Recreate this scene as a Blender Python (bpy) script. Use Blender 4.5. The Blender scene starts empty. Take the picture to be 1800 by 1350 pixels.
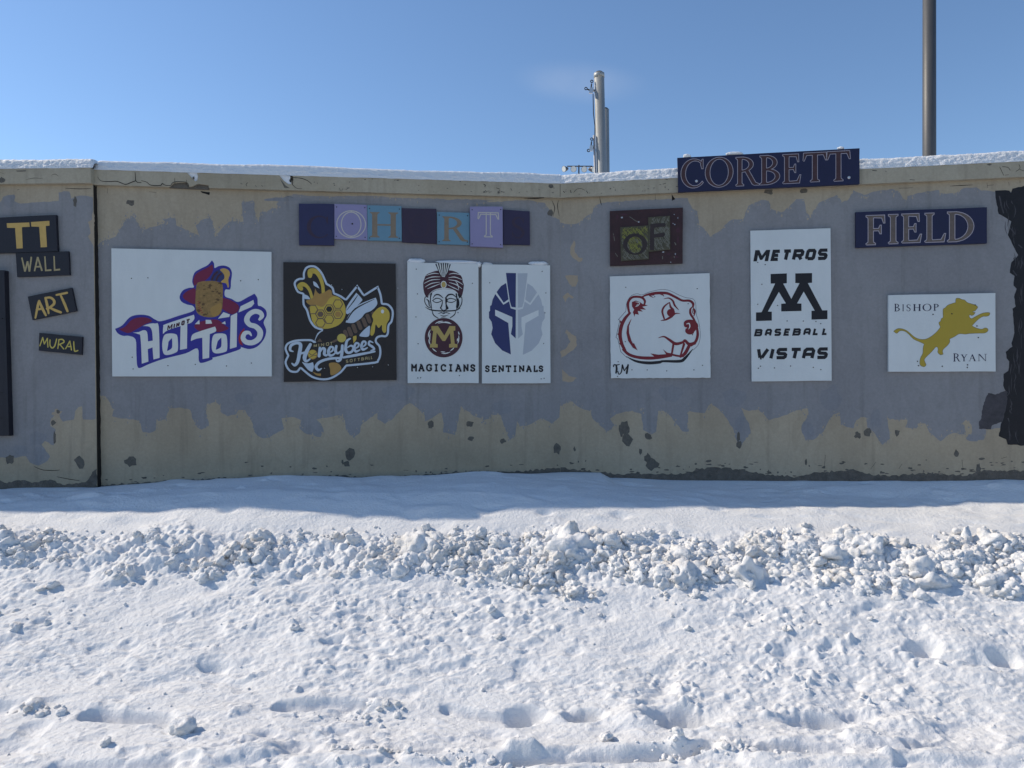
import bpy, math, random
import numpy as np
from mathutils import Vector
from mathutils.geometry import tessellate_polygon

R_ = math.radians
SC = bpy.context.scene
COL = SC.collection
rng = random.Random(7)
nrg = np.random.default_rng(11)

# ------------------------------------------------------------------ camera, sky, sun, exposure
CAMZ = 1.6
FPX, CX, CY = 1300.0, 900.0, 690.0          # focal length and horizon of the photograph, in its own 1800x1350 pixels
cam = bpy.data.cameras.new('camera')
cam.sensor_width = 36.0
cam.lens = 26.0
cam.shift_y = 15 / 1800
cam.clip_end = 3000
cam_o = bpy.data.objects.new('camera', cam)
cam_o.location = (0, 0, CAMZ)
cam_o.rotation_euler = (R_(90), 0, 0)
COL.objects.link(cam_o)
SC.camera = cam_o

SUN_EL, SUN_B = 40.0, 14.5                   # elevation; how far behind the wall the sun stands, seen from the left
sdir = Vector((-math.cos(R_(SUN_B)) * math.cos(R_(SUN_EL)), math.sin(R_(SUN_B)) * math.cos(R_(SUN_EL)), math.sin(R_(SUN_EL))))
sun = bpy.data.lights.new('sun', 'SUN')
sun.energy = 4.1
sun.angle = R_(0.53)
sun.color = (1.0, 0.875, 0.70)
sun_o = bpy.data.objects.new('sun', sun)
sun_o.rotation_euler = sdir.to_track_quat('Z', 'Y').to_euler()
sun_o.location = (-6, 4, 12)
COL.objects.link(sun_o)

world = bpy.data.worlds.new('World')
SC.world = world
world.use_nodes = True
wn, wl = world.node_tree.nodes, world.node_tree.links
sky = wn.new('ShaderNodeTexSky')
sky.sky_type = 'NISHITA'
sky.sun_disc = False
sky.sun_elevation = R_(SUN_EL)
sky.sun_rotation = R_(-(90 - SUN_B))
sky.altitude = 500
sky.air_density = 1.0
sky.dust_density = 0.15
sky.ozone_density = 3.0
hs = wn.new('ShaderNodeHueSaturation')
hs.inputs['Saturation'].default_value = 1.05
wl.new(sky.outputs[0], hs.inputs['Color'])
bg = wn['Background']
# one faint wisp of cloud, low in the sky left of the posts
wtc = wn.new('ShaderNodeTexCoord')
wmp = wn.new('ShaderNodeMapping')
wmp.vector_type = 'TEXTURE'
wmp.inputs['Location'].default_value = (0.085, 0.92, 0.385)
wmp.inputs['Rotation'].default_value = (0, 0.10, 0)
wmp.inputs['Scale'].default_value = (0.075, 1.0, 0.022)
wl.new(wtc.outputs['Generated'], wmp.inputs['Vector'])
wln = wn.new('ShaderNodeVectorMath')
wln.operation = 'LENGTH'
wl.new(wmp.outputs[0], wln.inputs[0])
wmr = wn.new('ShaderNodeMapRange')
wmr.interpolation_type = 'SMOOTHSTEP'
wmr.inputs[1].default_value = 0.2
wmr.inputs[2].default_value = 1.25
wmr.inputs[3].default_value = 0.22
wmr.inputs[4].default_value = 0.0
wl.new(wln.outputs['Value'], wmr.inputs[0])
wnz = wn.new('ShaderNodeTexNoise')
wnz.inputs['Scale'].default_value = 16
wnz.inputs['Detail'].default_value = 5
wl.new(wtc.outputs['Generated'], wnz.inputs['Vector'])
wmu = wn.new('ShaderNodeMath')
wmu.operation = 'MULTIPLY'
wl.new(wmr.outputs[0], wmu.inputs[0])
wl.new(wnz.outputs['Fac'], wmu.inputs[1])
wmx = wn.new('ShaderNodeMix')
wmx.data_type = 'RGBA'
wmx.inputs[7].default_value = (5.2, 5.4, 5.8, 1)
wl.new(wmu.outputs[0], wmx.inputs[0])
wl.new(hs.outputs[0], wmx.inputs[6])
wl.new(wmx.outputs[2], bg.inputs['Color'])
bg.inputs['Strength'].default_value = 0.145

SC.view_settings.view_transform = 'Standard'
SC.view_settings.look = 'None'
SC.view_settings.exposure = 0.1
SC.view_settings.gamma = 1.0

# ------------------------------------------------------------------ materials
def nodemat(name, base, rough=0.6, var=0.10, scale=9.0, bump=0.0, bscale=120.0, metallic=0.0, spec=0.3, sv=1.0):
    m = bpy.data.materials.new(name)
    m.use_nodes = True
    n, l = m.node_tree.nodes, m.node_tree.links
    b = n['Principled BSDF']
    b.inputs['Metallic'].default_value = metallic
    b.inputs['Specular IOR Level'].default_value = spec
    tc = n.new('ShaderNodeTexCoord')
    mp = n.new('ShaderNodeMapping')
    mp.inputs['Scale'].default_value = (1, 1, sv)
    l.new(tc.outputs['Object'], mp.inputs['Vector'])
    nz = n.new('ShaderNodeTexNoise')
    nz.inputs['Scale'].default_value = scale
    nz.inputs['Detail'].default_value = 6
    nz.inputs['Roughness'].default_value = 0.65
    l.new(mp.outputs[0], nz.inputs['Vector'])
    mx = n.new('ShaderNodeMix')
    mx.data_type = 'RGBA'
    lo = [max(0, c * (1 - var * 1.6)) for c in base] + [1]
    hi = [min(1, c * (1 + var * 1.6)) for c in base] + [1]
    mx.inputs[6].default_value = lo
    mx.inputs[7].default_value = hi
    l.new(nz.outputs['Fac'], mx.inputs[0])
    l.new(mx.outputs[2], b.inputs['Base Color'])
    mr = n.new('ShaderNodeMapRange')
    mr.inputs[3].default_value = max(0.05, rough - 0.12)
    mr.inputs[4].default_value = min(1, rough + 0.12)
    l.new(nz.outputs['Fac'], mr.inputs[0])
    l.new(mr.outputs[0], b.inputs['Roughness'])
    if bump:
        nb = n.new('ShaderNodeTexNoise')
        nb.inputs['Scale'].default_value = bscale
        nb.inputs['Detail'].default_value = 5
        l.new(tc.outputs['Object'], nb.inputs['Vector'])
        bp = n.new('ShaderNodeBump')
        bp.inputs['Strength'].default_value = bump
        bp.inputs['Distance'].default_value = 0.01
        l.new(nb.outputs['Fac'], bp.inputs['Height'])
        l.new(bp.outputs[0], b.inputs['Normal'])
    return m

def ramp(n, l, src, stops):
    r = n.new('ShaderNodeValToRGB')
    e = r.color_ramp.elements
    while len(e) < len(stops):
        e.new(0.5)
    for k, (p, c) in enumerate(stops):
        e[k].position = p
        e[k].color = c if len(c) == 4 else (*c, 1)
    l.new(src, r.inputs[0])
    return r.outputs[0]

def mixc(n, l, fac, a, b, mode='MIX'):
    m = n.new('ShaderNodeMix')
    m.data_type = 'RGBA'
    m.blend_type = mode
    for s, v in ((0, fac), (6, a), (7, b)):
        if hasattr(v, 'is_linked') or hasattr(v, 'links'):
            l.new(v, m.inputs[s])
        else:
            m.inputs[s].default_value = v if s == 0 else (*v, 1)
    return m.outputs[2]

def noise(n, l, vec, scale, detail=5, rough=0.6, dist=0.0):
    z = n.new('ShaderNodeTexNoise')
    z.inputs['Scale'].default_value = scale
    z.inputs['Detail'].default_value = detail
    z.inputs['Roughness'].default_value = rough
    z.inputs['Distortion'].default_value = dist
    l.new(vec, z.inputs['Vector'])
    return z.outputs['Fac']

def wallmat(name, c0, c1, c2, stain=0.0, rough=0.75):
    m = bpy.data.materials.new(name)
    m.use_nodes = True
    n, l = m.node_tree.nodes, m.node_tree.links
    b = n['Principled BSDF']
    b.inputs['Specular IOR Level'].default_value = 0.2
    tc = n.new('ShaderNodeTexCoord')
    v = tc.outputs['Object']
    big = noise(n, l, v, 1.6, 4, 0.55, 0.4)
    col = ramp(n, l, big, [(0.35, c0), (0.5, c1), (0.66, c2)])
    # blotches where one coat of the roller overlapped another
    mp = n.new('ShaderNodeMapping')
    mp.inputs['Scale'].default_value = (1, 1, 0.45)
    l.new(v, mp.inputs['Vector'])
    ov = noise(n, l, mp.outputs[0], 5.5, 2, 0.45, 0.6)
    f = ramp(n, l, ov, [(0.53, (0, 0, 0)), (0.55, (0.30, 0.30, 0.30)), (0.62, (0.30, 0.30, 0.30)), (0.64, (0.08, 0.08, 0.08))])
    col = mixc(n, l, f, col, [x * 0.86 for x in c1])
    fine = noise(n, l, v, 55, 6, 0.7)
    f2 = ramp(n, l, fine, [(0.3, (0.82, 0.82, 0.82)), (0.7, (1.1, 1.1, 1.1))])
    col = mixc(n, l, 0.6, col, f2, 'MULTIPLY')
    # vertical runs of dirt
    mp2 = n.new('ShaderNodeMapping')
    mp2.inputs['Scale'].default_value = (1, 1, 0.07)
    l.new(v, mp2.inputs['Vector'])
    run = noise(n, l, mp2.outputs[0], 16, 4, 0.6)
    f3 = ramp(n, l, run, [(0.55, (0, 0, 0)), (0.75, (0.22, 0.22, 0.22))])
    col = mixc(n, l, f3, col, (0.07, 0.062, 0.05))
    if stain:
        # soil splashed on the foot of the wall, thinning out upwards with a ragged edge
        sx = n.new('ShaderNodeSeparateXYZ')
        l.new(v, sx.inputs[0])
        mr = n.new('ShaderNodeMapRange')
        mr.inputs[1].default_value = -0.03
        mr.inputs[2].default_value = 0.20
        mr.inputs[3].default_value = 0.28
        mr.inputs[4].default_value = -0.35
        l.new(sx.outputs['Z'], mr.inputs[0])
        s1 = noise(n, l, v, 13, 8, 0.75, 0.5)
        ad = n.new('ShaderNodeMath')
        ad.operation = 'ADD'
        l.new(mr.outputs[0], ad.inputs[0])
        l.new(s1, ad.inputs[1])
        f4 = ramp(n, l, ad.outputs[0], [(0.62, (0, 0, 0)), (0.80, (0.45 * stain,) * 3), (0.95, (0.85 * stain,) * 3)])
        col = mixc(n, l, f4, col, (0.06, 0.052, 0.042))
    l.new(col, b.inputs['Base Color'])
    b.inputs['Roughness'].default_value = rough
    bp = n.new('ShaderNodeBump')
    bp.inputs['Strength'].default_value = 0.35
    bp.inputs['Distance'].default_value = 0.004
    hb = noise(n, l, v, 40, 8, 0.7)
    l.new(hb, bp.inputs['Height'])
    l.new(bp.outputs[0], b.inputs['Normal'])
    return m

def snowmat(name, base=(0.75, 0.76, 0.775), dirty=(0.60, 0.57, 0.52), dirt=0.15, bump=0.6, bscale=190):
    m = bpy.data.materials.new(name)
    m.use_nodes = True
    n, l = m.node_tree.nodes, m.node_tree.links
    b = n['Principled BSDF']
    b.inputs['Roughness'].default_value = 0.62
    b.inputs['Specular IOR Level'].default_value = 0.25
    tc = n.new('ShaderNodeTexCoord')
    v = tc.outputs['Object']
    a = noise(n, l, v, 5.0, 6, 0.65)
    f = ramp(n, l, a, [(0.48, (0, 0, 0)), (0.72, (dirt,) * 3)])
    col = mixc(n, l, f, base, dirty)
    l.new(col, b.inputs['Base Color'])
    g = noise(n, l, v, bscale, 4, 0.7)
    h = noise(n, l, v, bscale * 0.27, 4, 0.6)
    ad = n.new('ShaderNodeMath')
    ad.operation = 'MULTIPLY_ADD'
    l.new(h, ad.inputs[0])
    ad.inputs[1].default_value = 2.2
    l.new(g, ad.inputs[2])
    bp = n.new('ShaderNodeBump')
    bp.inputs['Strength'].default_value = bump
    bp.inputs['Distance'].default_value = 0.006
    l.new(ad.outputs[0], bp.inputs['Height'])
    l.new(bp.outputs[0], b.inputs['Normal'])
    return m

M = {}
M['beige'] = wallmat('beige_wall_paint', (0.345, 0.285, 0.205), (0.39, 0.325, 0.235), (0.415, 0.35, 0.258), stain=1.0)
M['coping'] = wallmat('beige_coping_paint', (0.35, 0.30, 0.215), (0.40, 0.35, 0.262), (0.425, 0.375, 0.285), stain=0)
M['grey'] = wallmat('grey_wall_paint', (0.235, 0.23, 0.236), (0.255, 0.25, 0.255), (0.272, 0.268, 0.272), stain=0)
M['grey2'] = wallmat('grey_second_coat', (0.218, 0.218, 0.232), (0.234, 0.235, 0.248), (0.25, 0.25, 0.262), stain=0)
M['cream'] = nodemat('bare_cream_paint', (0.36, 0.29, 0.21), 0.8, 0.10, 30)
M['chip'] = nodemat('bare_concrete', (0.125, 0.113, 0.096), 0.9, 0.35, 40, 0.6, 150)
M['found'] = nodemat('foundation_concrete', (0.125, 0.11, 0.094), 0.95, 0.45, 22, 0.9, 90)
M['crack'] = nodemat('painted_gap_shade', (0.018, 0.015, 0.013), 0.95, 0.2, 40)  # near-black colour painting the shade inside flat cracks and the joint
M['blackpaint'] = nodemat('black_wall_paint', (0.012, 0.011, 0.014), 0.55, 0.5, 14, 0.25, 60)
M['blackthin'] = nodemat('thin_black_paint', (0.052, 0.048, 0.055), 0.6, 0.5, 22, 0.25, 60)
M['white'] = nodemat('white_board_paint', (0.60, 0.625, 0.62), 0.45, 0.06, 7, 0.15, 60, sv=0.35)
M['whitep'] = nodemat('white_lettering_paint', (0.64, 0.65, 0.62), 0.5, 0.03, 20)
M['bluew'] = nodemat('pale_blue_paint', (0.46, 0.53, 0.61), 0.5, 0.06, 12)
M['navyboard'] = nodemat('navy_board_paint', (0.014, 0.016, 0.052), 0.5, 0.15, 10, 0.1, 80)
M['darkboard'] = nodemat('black_board_paint', (0.016, 0.016, 0.024), 0.5, 0.2, 10, 0.1, 80)
M['beeboard'] = nodemat('brown_black_board_paint', (0.024, 0.019, 0.019), 0.45, 0.15, 10, 0.1, 80)
M['ofboard'] = nodemat('maroon_black_board_paint', (0.042, 0.018, 0.020), 0.5, 0.35, 14, 0.3, 50)
M['purpleboard'] = nodemat('dark_purple_board_paint', (0.040, 0.028, 0.052), 0.55, 0.12, 10)
M['navytile'] = nodemat('navy_tile_paint', (0.030, 0.032, 0.085), 0.55, 0.12, 10)
M['navypurple'] = nodemat('navy_purple_tile_paint', (0.034, 0.028, 0.066), 0.55, 0.12, 10)
M['lavender'] = nodemat('lavender_tile_paint', (0.25, 0.23, 0.38), 0.55, 0.06, 12)
M['teal'] = nodemat('teal_tile_paint', (0.13, 0.25, 0.33), 0.55, 0.07, 12)
M['tanlet'] = nodemat('tan_lettering_paint', (0.22, 0.17, 0.12), 0.55, 0.15, 30)
M['creamlet'] = nodemat('cream_lettering_paint', (0.50, 0.46, 0.40), 0.55, 0.1, 30)
M['faint'] = nodemat('faded_brown_lettering', (0.044, 0.029, 0.050), 0.55, 0.2, 30)
M['brownlet'] = nodemat('red_brown_lettering', (0.060, 0.030, 0.034), 0.6, 0.35, 40)
M['tanfill'] = nodemat('weathered_tan_lettering', (0.13, 0.10, 0.085), 0.6, 0.3, 40)
M['silverline'] = nodemat('silver_outline_paint', (0.38, 0.34, 0.38), 0.5, 0.12, 40)
M['goldlet'] = nodemat('gold_lettering_paint', (0.52, 0.34, 0.10), 0.45, 0.12, 30)
M['goldgrey'] = nodemat('dull_gold_lettering_paint', (0.36, 0.29, 0.15), 0.5, 0.15, 30)
M['yellowlet'] = nodemat('yellow_lettering_paint', (0.50, 0.40, 0.09), 0.5, 0.12, 30)
M['lion'] = nodemat('ochre_yellow_paint', (0.40, 0.29, 0.035), 0.5, 0.05, 12)
M['lionedge'] = nodemat('olive_edge_paint', (0.17, 0.15, 0.06), 0.5, 0.08, 12)
M['lettnavy'] = nodemat('dark_navy_lettering', (0.022, 0.022, 0.055), 0.5, 0.15, 30)
M['helmnavy'] = nodemat('navy_emblem_paint', (0.028, 0.036, 0.125), 0.45, 0.08, 14)
M['helmgrey'] = nodemat('grey_emblem_paint', (0.40, 0.43, 0.47), 0.5, 0.05, 14)
M['ink'] = nodemat('black_lettering_paint', (0.014, 0.013, 0.017), 0.5, 0.2, 30)
M['maroondark'] = nodemat('dark_maroon_paint', (0.060, 0.020, 0.030), 0.5, 0.12, 20)
M['beaver'] = nodemat('maroon_emblem_paint', (0.17, 0.016, 0.024), 0.5, 0.10, 20)
M['medgold'] = nodemat('old_gold_paint', (0.42, 0.31, 0.10), 0.5, 0.07, 20)
M['royal'] = nodemat('royal_blue_paint', (0.034, 0.030, 0.25), 0.5, 0.08, 14)
M['redm'] = nodemat('crimson_paint', (0.17, 0.018, 0.055), 0.5, 0.10, 14)
M['red'] = nodemat('red_paint', (0.32, 0.022, 0.03), 0.5, 0.10, 14)
M['tan'] = nodemat('tan_brown_paint', (0.27, 0.165, 0.060), 0.6, 0.45, 45)
M['tandark'] = nodemat('toasted_brown_paint', (0.11, 0.062, 0.028), 0.6, 0.3, 60)
M['mustard'] = nodemat('mustard_paint', (0.50, 0.31, 0.09), 0.5, 0.08, 20)
M['beegold'] = nodemat('honey_gold_paint', (0.50, 0.36, 0.06), 0.5, 0.08, 20)
M['beebrown'] = nodemat('brown_emblem_paint', (0.13, 0.085, 0.06), 0.5, 0.12, 20)
M['beeorange'] = nodemat('amber_paint', (0.36, 0.21, 0.06), 0.5, 0.12, 20)
M['olive'] = nodemat('olive_tile_paint', (0.080, 0.072, 0.045), 0.6, 0.4, 40)
M['limepaint'] = nodemat('lime_scratch_paint', (0.24, 0.24, 0.055), 0.6, 0.2, 60)
M['hatch'] = nodemat('grey_scratch_paint', (0.18, 0.175, 0.14), 0.6, 0.25, 60)
M['ofletter'] = nodemat('dark_brown_lettering', (0.040, 0.028, 0.028), 0.6, 0.25, 40)
M['screw'] = nodemat('dark_screw_steel', (0.035, 0.033, 0.033), 0.5, 0.2, 100, metallic=0.6)
M['bolt'] = nodemat('zinc_bolt', (0.55, 0.55, 0.56), 0.35, 0.1, 100, metallic=0.8)
M['snow'] = snowmat('snow', dirt=0.10)
M['snowcap'] = snowmat('coping_snow', dirt=0.0, bump=0.9, bscale=90)
M['rubble'] = snowmat('ploughed_snow', base=(0.77, 0.775, 0.785), dirty=(0.50, 0.45, 0.38), dirt=0.5, bump=0.8, bscale=130)
M['galv'] = nodemat('galvanised_steel', (0.30, 0.31, 0.305), 0.42, 0.22, 7, 0.1, 40, metallic=0.25, spec=0.6, sv=0.25)
M['asphalt'] = nodemat('added_dark_asphalt', (0.045, 0.045, 0.047), 0.75, 0.3, 3, 0.4, 120)
M['galvd'] = nodemat('weathered_pole_steel', (0.062, 0.064, 0.068), 0.5, 0.2, 6, 0.1, 40, metallic=0.0, spec=0.5, sv=0.2)
M['cap'] = nodemat('dark_pole_cap', (0.03, 0.03, 0.035), 0.5, 0.2, 30)
M['lampglass'] = nodemat('lamp_glass', (0.55, 0.57, 0.55), 0.15, 0.15, 4, spec=0.6)
M['lampbody'] = nodemat('lamp_housing', (0.10, 0.10, 0.11), 0.45, 0.2, 4, metallic=0.5)
M['stone'] = nodemat('dark_stone', (0.03, 0.028, 0.027), 0.8, 0.3, 40)

# ------------------------------------------------------------------ scene helpers
class MB:
    def __init__(self):
        self.v, self.f, self.mi, self.mats = [], [], [], []
    def mat(self, key):
        if key not in self.mats:
            self.mats.append(key)
        return self.mats.index(key)
    def face_set(self, verts, faces, key):
        o = len(self.v)
        self.v.extend([tuple(p) for p in verts])
        k = self.mat(key)
        for f in faces:
            self.f.append([o + i for i in f])
            self.mi.append(k)
    def build(self, name, parent=None, smooth=False):
        me = bpy.data.meshes.new(name)
        off = Vector((0, 0, 0)) if parent is None else parent.location
        if parent is not None and parent.parent is not None:
            off = parent.location + parent.parent.location
        me.from_pydata([(p[0] - off[0], p[1] - off[1], p[2] - off[2]) for p in self.v], [], self.f)
        for k in self.mats:
            me.materials.append(M[k])
        me.polygons.foreach_set('material_index', self.mi)
        if smooth:
            me.polygons.foreach_set('use_smooth', [True] * len(self.f))
        me.update()
        o = bpy.data.objects.new(name, me)
        COL.objects.link(o)
        if parent is not None:
            o.parent = parent
        return o

def tag(o, label=None, cat=None, group=None, kind=None):
    if label: o['label'] = label
    if cat: o['category'] = cat
    if group: o['group'] = group
    if kind: o['kind'] = kind
    return o

def empty(name, loc):
    o = bpy.data.objects.new(name, None)
    o.empty_display_size = 0.1
    o.location = loc
    COL.objects.link(o)
    return o

def np_mesh(name, V, F, key, smooth=True):
    me = bpy.data.meshes.new(name)
    me.vertices.add(len(V))
    me.vertices.foreach_set('co', np.asarray(V, np.float32).ravel())
    nf, k = F.shape
    me.loops.add(nf * k)
    me.polygons.add(nf)
    me.loops.foreach_set('vertex_index', F.astype(np.int32).ravel())
    me.polygons.foreach_set('loop_start', np.arange(0, nf * k, k, dtype=np.int32))
    me.polygons.foreach_set('loop_total', np.full(nf, k, np.int32))
    me.polygons.foreach_set('use_smooth', np.full(nf, smooth))
    me.materials.append(M[key])
    me.update(calc_edges=True)
    o = bpy.data.objects.new(name, me)
    COL.objects.link(o)
    return o

def vnoise(x, y, seed=0):
    xi, yi = np.floor(x).astype(np.int64), np.floor(y).astype(np.int64)
    fx, fy = x - xi, y - yi
    fx, fy = fx**3 * (fx * (fx * 6 - 15) + 10), fy**3 * (fy * (fy * 6 - 15) + 10)
    def h(a, b):
        n = (a * 374761393 + b * 668265263 + seed * 1274126177) & 0xFFFFFFFF
        n = ((n ^ (n >> 13)) * 1274126177) & 0xFFFFFFFF
        n = ((n ^ (n >> 16)) * 2246822519) & 0xFFFFFFFF
        return ((n ^ (n >> 15)) & 0xFFFFFF) / float(0xFFFFFF) * 2 - 1
    a, b, c, d = h(xi, yi), h(xi + 1, yi), h(xi, yi + 1), h(xi + 1, yi + 1)
    return (a * (1 - fx) + b * fx) * (1 - fy) + (c * (1 - fx) + d * fx) * fy

def fbm(x, y, seed=0, octv=4, gain=0.5):
    s, a = 0, 1.0
    for k in range(octv):
        c, t = math.cos(k * 0.9), math.sin(k * 0.9)
        s = s + a * vnoise((x * c - y * t) * 2**k, (x * t + y * c) * 2**k, seed + k * 17)
        a *= gain
    return s

# ------------------------------------------------------------------ the three wall faces
class Seg:
    def __init__(s, a, b):
        s.a, s.b = Vector((*a, 0)), Vector((*b, 0))
        d = (s.b - s.a).normalized()
        s.d, s.n = d, Vector((d.y, -d.x, 0))        # n points at the viewer's side
    def at(s, px, py, off=0.0):
        r = Vector(((px - CX) / FPX, 1.0, (CY - py) / FPX))
        p0 = s.a + s.n * off
        t = p0.dot(s.n) / r.dot(s.n)
        return Vector((0, 0, CAMZ)) + r * t
    def y_at(s, x):
        return s.a.y + (x - s.a.x) / s.d.x * s.d.y
SL = Seg((-3.76, 5.4309), (-3.077, 5.4057))
SM = Seg((-3.06, 5.4501), (0.38, 5.8118))
SR = Seg((0.38, 5.8118), (3.634, 5.2489))
MITRE = (SM.n + SR.n).normalized() / ((SM.n + SR.n).normalized().dot(SM.n))

def tess(pts2):
    return tessellate_polygon([[Vector((p[0], p[1], 0)) for p in pts2]])

def orient(tri, pts2, want):
    out = []
    for a, b, c in tri:
        A, B, C = pts2[a], pts2[b], pts2[c]
        cr = (B[0] - A[0]) * (C[1] - A[1]) - (B[1] - A[1]) * (C[0] - A[0])
        out.append((a, b, c) if cr * want > 0 else (a, c, b))
    return out

def prism(mb, seg, pts, o_front, o_back, key, corner_px=None):
    """solid whose outline is given in photograph pixels on the wall plane, from o_front back to o_back"""
    fr = [seg.at(x, y, o_front) for x, y in pts]
    bk = []
    for (x, y), p in zip(pts, fr):
        n = MITRE if (corner_px is not None and abs(x - corner_px) < 0.6) else seg.n
        bk.append(p - n * (o_front - o_back))
    # pixel y runs down: a triangle counter-clockwise for the viewer has negative area in (x, y-down)
    tri = orient(tess(pts), pts, -1)
    k = len(pts)
    area = sum(pts[i][0] * pts[(i + 1) % k][1] - pts[(i + 1) % k][0] * pts[i][1] for i in range(k))
    fs = [t for t in tri] + [(a + k, c + k, b + k) for a, b, c in tri]
    for i in range(k):
        j = (i + 1) % k
        fs.append((i, i + k, j + k, j) if area < 0 else (i, j, j + k, i + k))
    mb.face_set(fr + bk, fs, key)

def catmull(pts, closed=True, sub=6):
    n = len(pts)
    out = []
    rngk = range(n if closed else n - 1)
    g = (lambda i: pts[i % n]) if closed else (lambda i: pts[min(max(i, 0), n - 1)])
    def tan(i):
        p = g(i)
        if len(p) > 2 and p[2] == 0:
            return (0, 0)
        a, b = g(i - 1), g(i + 1)
        return ((b[0] - a[0]) * 0.5, (b[1] - a[1]) * 0.5)
    for i in rngk:
        p, q, tp, tq = g(i), g(i + 1), tan(i), tan(i + 1)
        for k in range(sub):
            t = k / sub
            h1, h2, h3, h4 = 2*t**3 - 3*t*t + 1, -2*t**3 + 3*t*t, t**3 - 2*t*t + t, t**3 - t*t
            out.append((p[0]*h1 + q[0]*h2 + tp[0]*h3 + tq[0]*h4, p[1]*h1 + q[1]*h2 + tp[1]*h3 + tq[1]*h4))
    if not closed:
        out.append((pts[-1][0], pts[-1][1]))
    return out

def strip_outline(pts, w, cap=True):
    """outline polygon of a brush stroke along pts with width w (number or list)"""
    n = len(pts)
    ws = [w] * n if not isinstance(w, (list, tuple)) else list(w)
    if len(ws) != n:
        ws = list(np.interp(np.linspace(0, 1, n), np.linspace(0, 1, len(ws)), ws))
    L, Rr = [], []
    for i in range(n):
        a, b = pts[max(0, i - 1)], pts[min(n - 1, i + 1)]
        dx, dy = b[0] - a[0], b[1] - a[1]
        if 0 < i < n - 1:
            d1 = (pts[i][0] - a[0], pts[i][1] - a[1]); d2 = (b[0] - pts[i][0], b[1] - pts[i][1])
            l1, l2 = math.hypot(*d1) or 1, math.hypot(*d2) or 1
            dx, dy = d1[0]/l1 + d2[0]/l2, d1[1]/l1 + d2[1]/l2
            q = math.hypot(dx, dy) or 1e-6
            m = min(1.6, 2 / max(q, 0.5))
        else:
            m = 1
        q = math.hypot(dx, dy) or 1e-6
        nx, ny = -dy / q * ws[i] * 0.5 * m, dx / q * ws[i] * 0.5 * m
        L.append((pts[i][0] + nx, pts[i][1] + ny)); Rr.append((pts[i][0] - nx, pts[i][1] - ny))
    return L, Rr

class Art:
    """paint laid on a board: every coat lies a hair proud of the one below it"""
    wall = False
    def __init__(s, seg, off, ox=0, oy=0, sc=1.0):
        s.seg, s.off, s.ox, s.oy, s.sc = seg, off, ox, oy, sc
        s.k = 0
        s.layer = None
        s.mb = MB()
    LAYERS = {'grey': 0, 'beige': 1, 'grey2': 2, 'cream': 3, 'found': 5, 'chip': 4, 'crack': 7, 'blackthin': 6, 'blackpaint': 5}
    def px(s, p):
        return (s.ox + p[0] / s.sc, s.oy + p[1] / s.sc)
    def raise_(s):
        s.k += 1
        if s.layer is not None:
            return s.off + 0.0003 + s.layer * 0.00015 + rng.uniform(0, 0.00012)
        return s.off + 0.0003 + s.k * 0.000016
    def poly(s, key, pts, smooth=False, sub=5):
        if s.wall: s.layer = s.LAYERS[key]
        if smooth:
            pts = catmull(pts, True, sub)
        q = [s.px(p) for p in pts]
        o = s.raise_()
        tri = orient(tess(q), q, -1)
        s.mb.face_set([s.seg.at(x, y, o) for x, y in q], tri, key)
    def stroke(s, key, pts, w, smooth=True, cap=True, sub=5):
        if key == 'crack':
            w = [q * 0.72 for q in w] if isinstance(w, (list, tuple)) else w * 0.72
        if smooth and len(pts) > 2:
            n0 = len(pts)
            if isinstance(w, (list, tuple)):
                w = list(np.interp(np.linspace(0, 1, (n0 - 1) * sub + 1), np.linspace(0, 1, len(w)), w))
            pts = catmull(pts, False, sub)
        L, Rr = strip_outline(pts, w)
        if s.wall: s.layer = s.LAYERS[key]
        o = s.raise_()
        vs, fs = [], []
        for a, b in zip(L, Rr):
            vs += [s.seg.at(*s.px(a), o), s.seg.at(*s.px(b), o)]
        for i in range(len(L) - 1):
            q = [s.px(L[i]), s.px(Rr[i]), s.px(Rr[i + 1]), s.px(L[i + 1])]
            ar = sum(q[j][0] * q[(j + 1) % 4][1] - q[(j + 1) % 4][0] * q[j][1] for j in range(4))
            f = (2*i, 2*i + 1, 2*i + 3, 2*i + 2)
            fs.append(f if ar < 0 else f[::-1])
        s.mb.face_set(vs, fs, key)
        if cap:
            for p, ww in ((pts[0], w[0] if isinstance(w, (list, tuple)) else w), (pts[-1], w[-1] if isinstance(w, (list, tuple)) else w)):
                if ww > 2:
                    s.ellipse(key, p[0], p[1], ww / 2, ww / 2, 10)
    def ellipse(s, key, cx, cy, rx, ry, n=28):
        s.poly(key, [(cx + rx * math.cos(2 * math.pi * i / n), cy + ry * math.sin(2 * math.pi * i / n)) for i in range(n)])
    def part(s, name, parent):
        o = s.mb.build(name, parent)
        s.mb = MB()
        return o

def screws(seg, off, parent, pts, r=0.0043, key='screw', name='screw'):
    for x, y in pts:
        c = seg.at(x, y, off)
        mb = MB()
        up = Vector((0, 0, 1))
        ring = [c + seg.d * (r * math.cos(a)) + up * (r * math.sin(a)) for a in [i * math.pi / 4 for i in range(8)]]
        top = [c + (p - c) * 0.6 + seg.n * 0.004 for p in ring]
        mb.face_set(ring + top, [(i, (i + 1) % 8, 8 + (i + 1) % 8, 8 + i) for i in range(8)] + [tuple(range(8, 16))], key)
        mb.build(name, parent)

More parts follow.
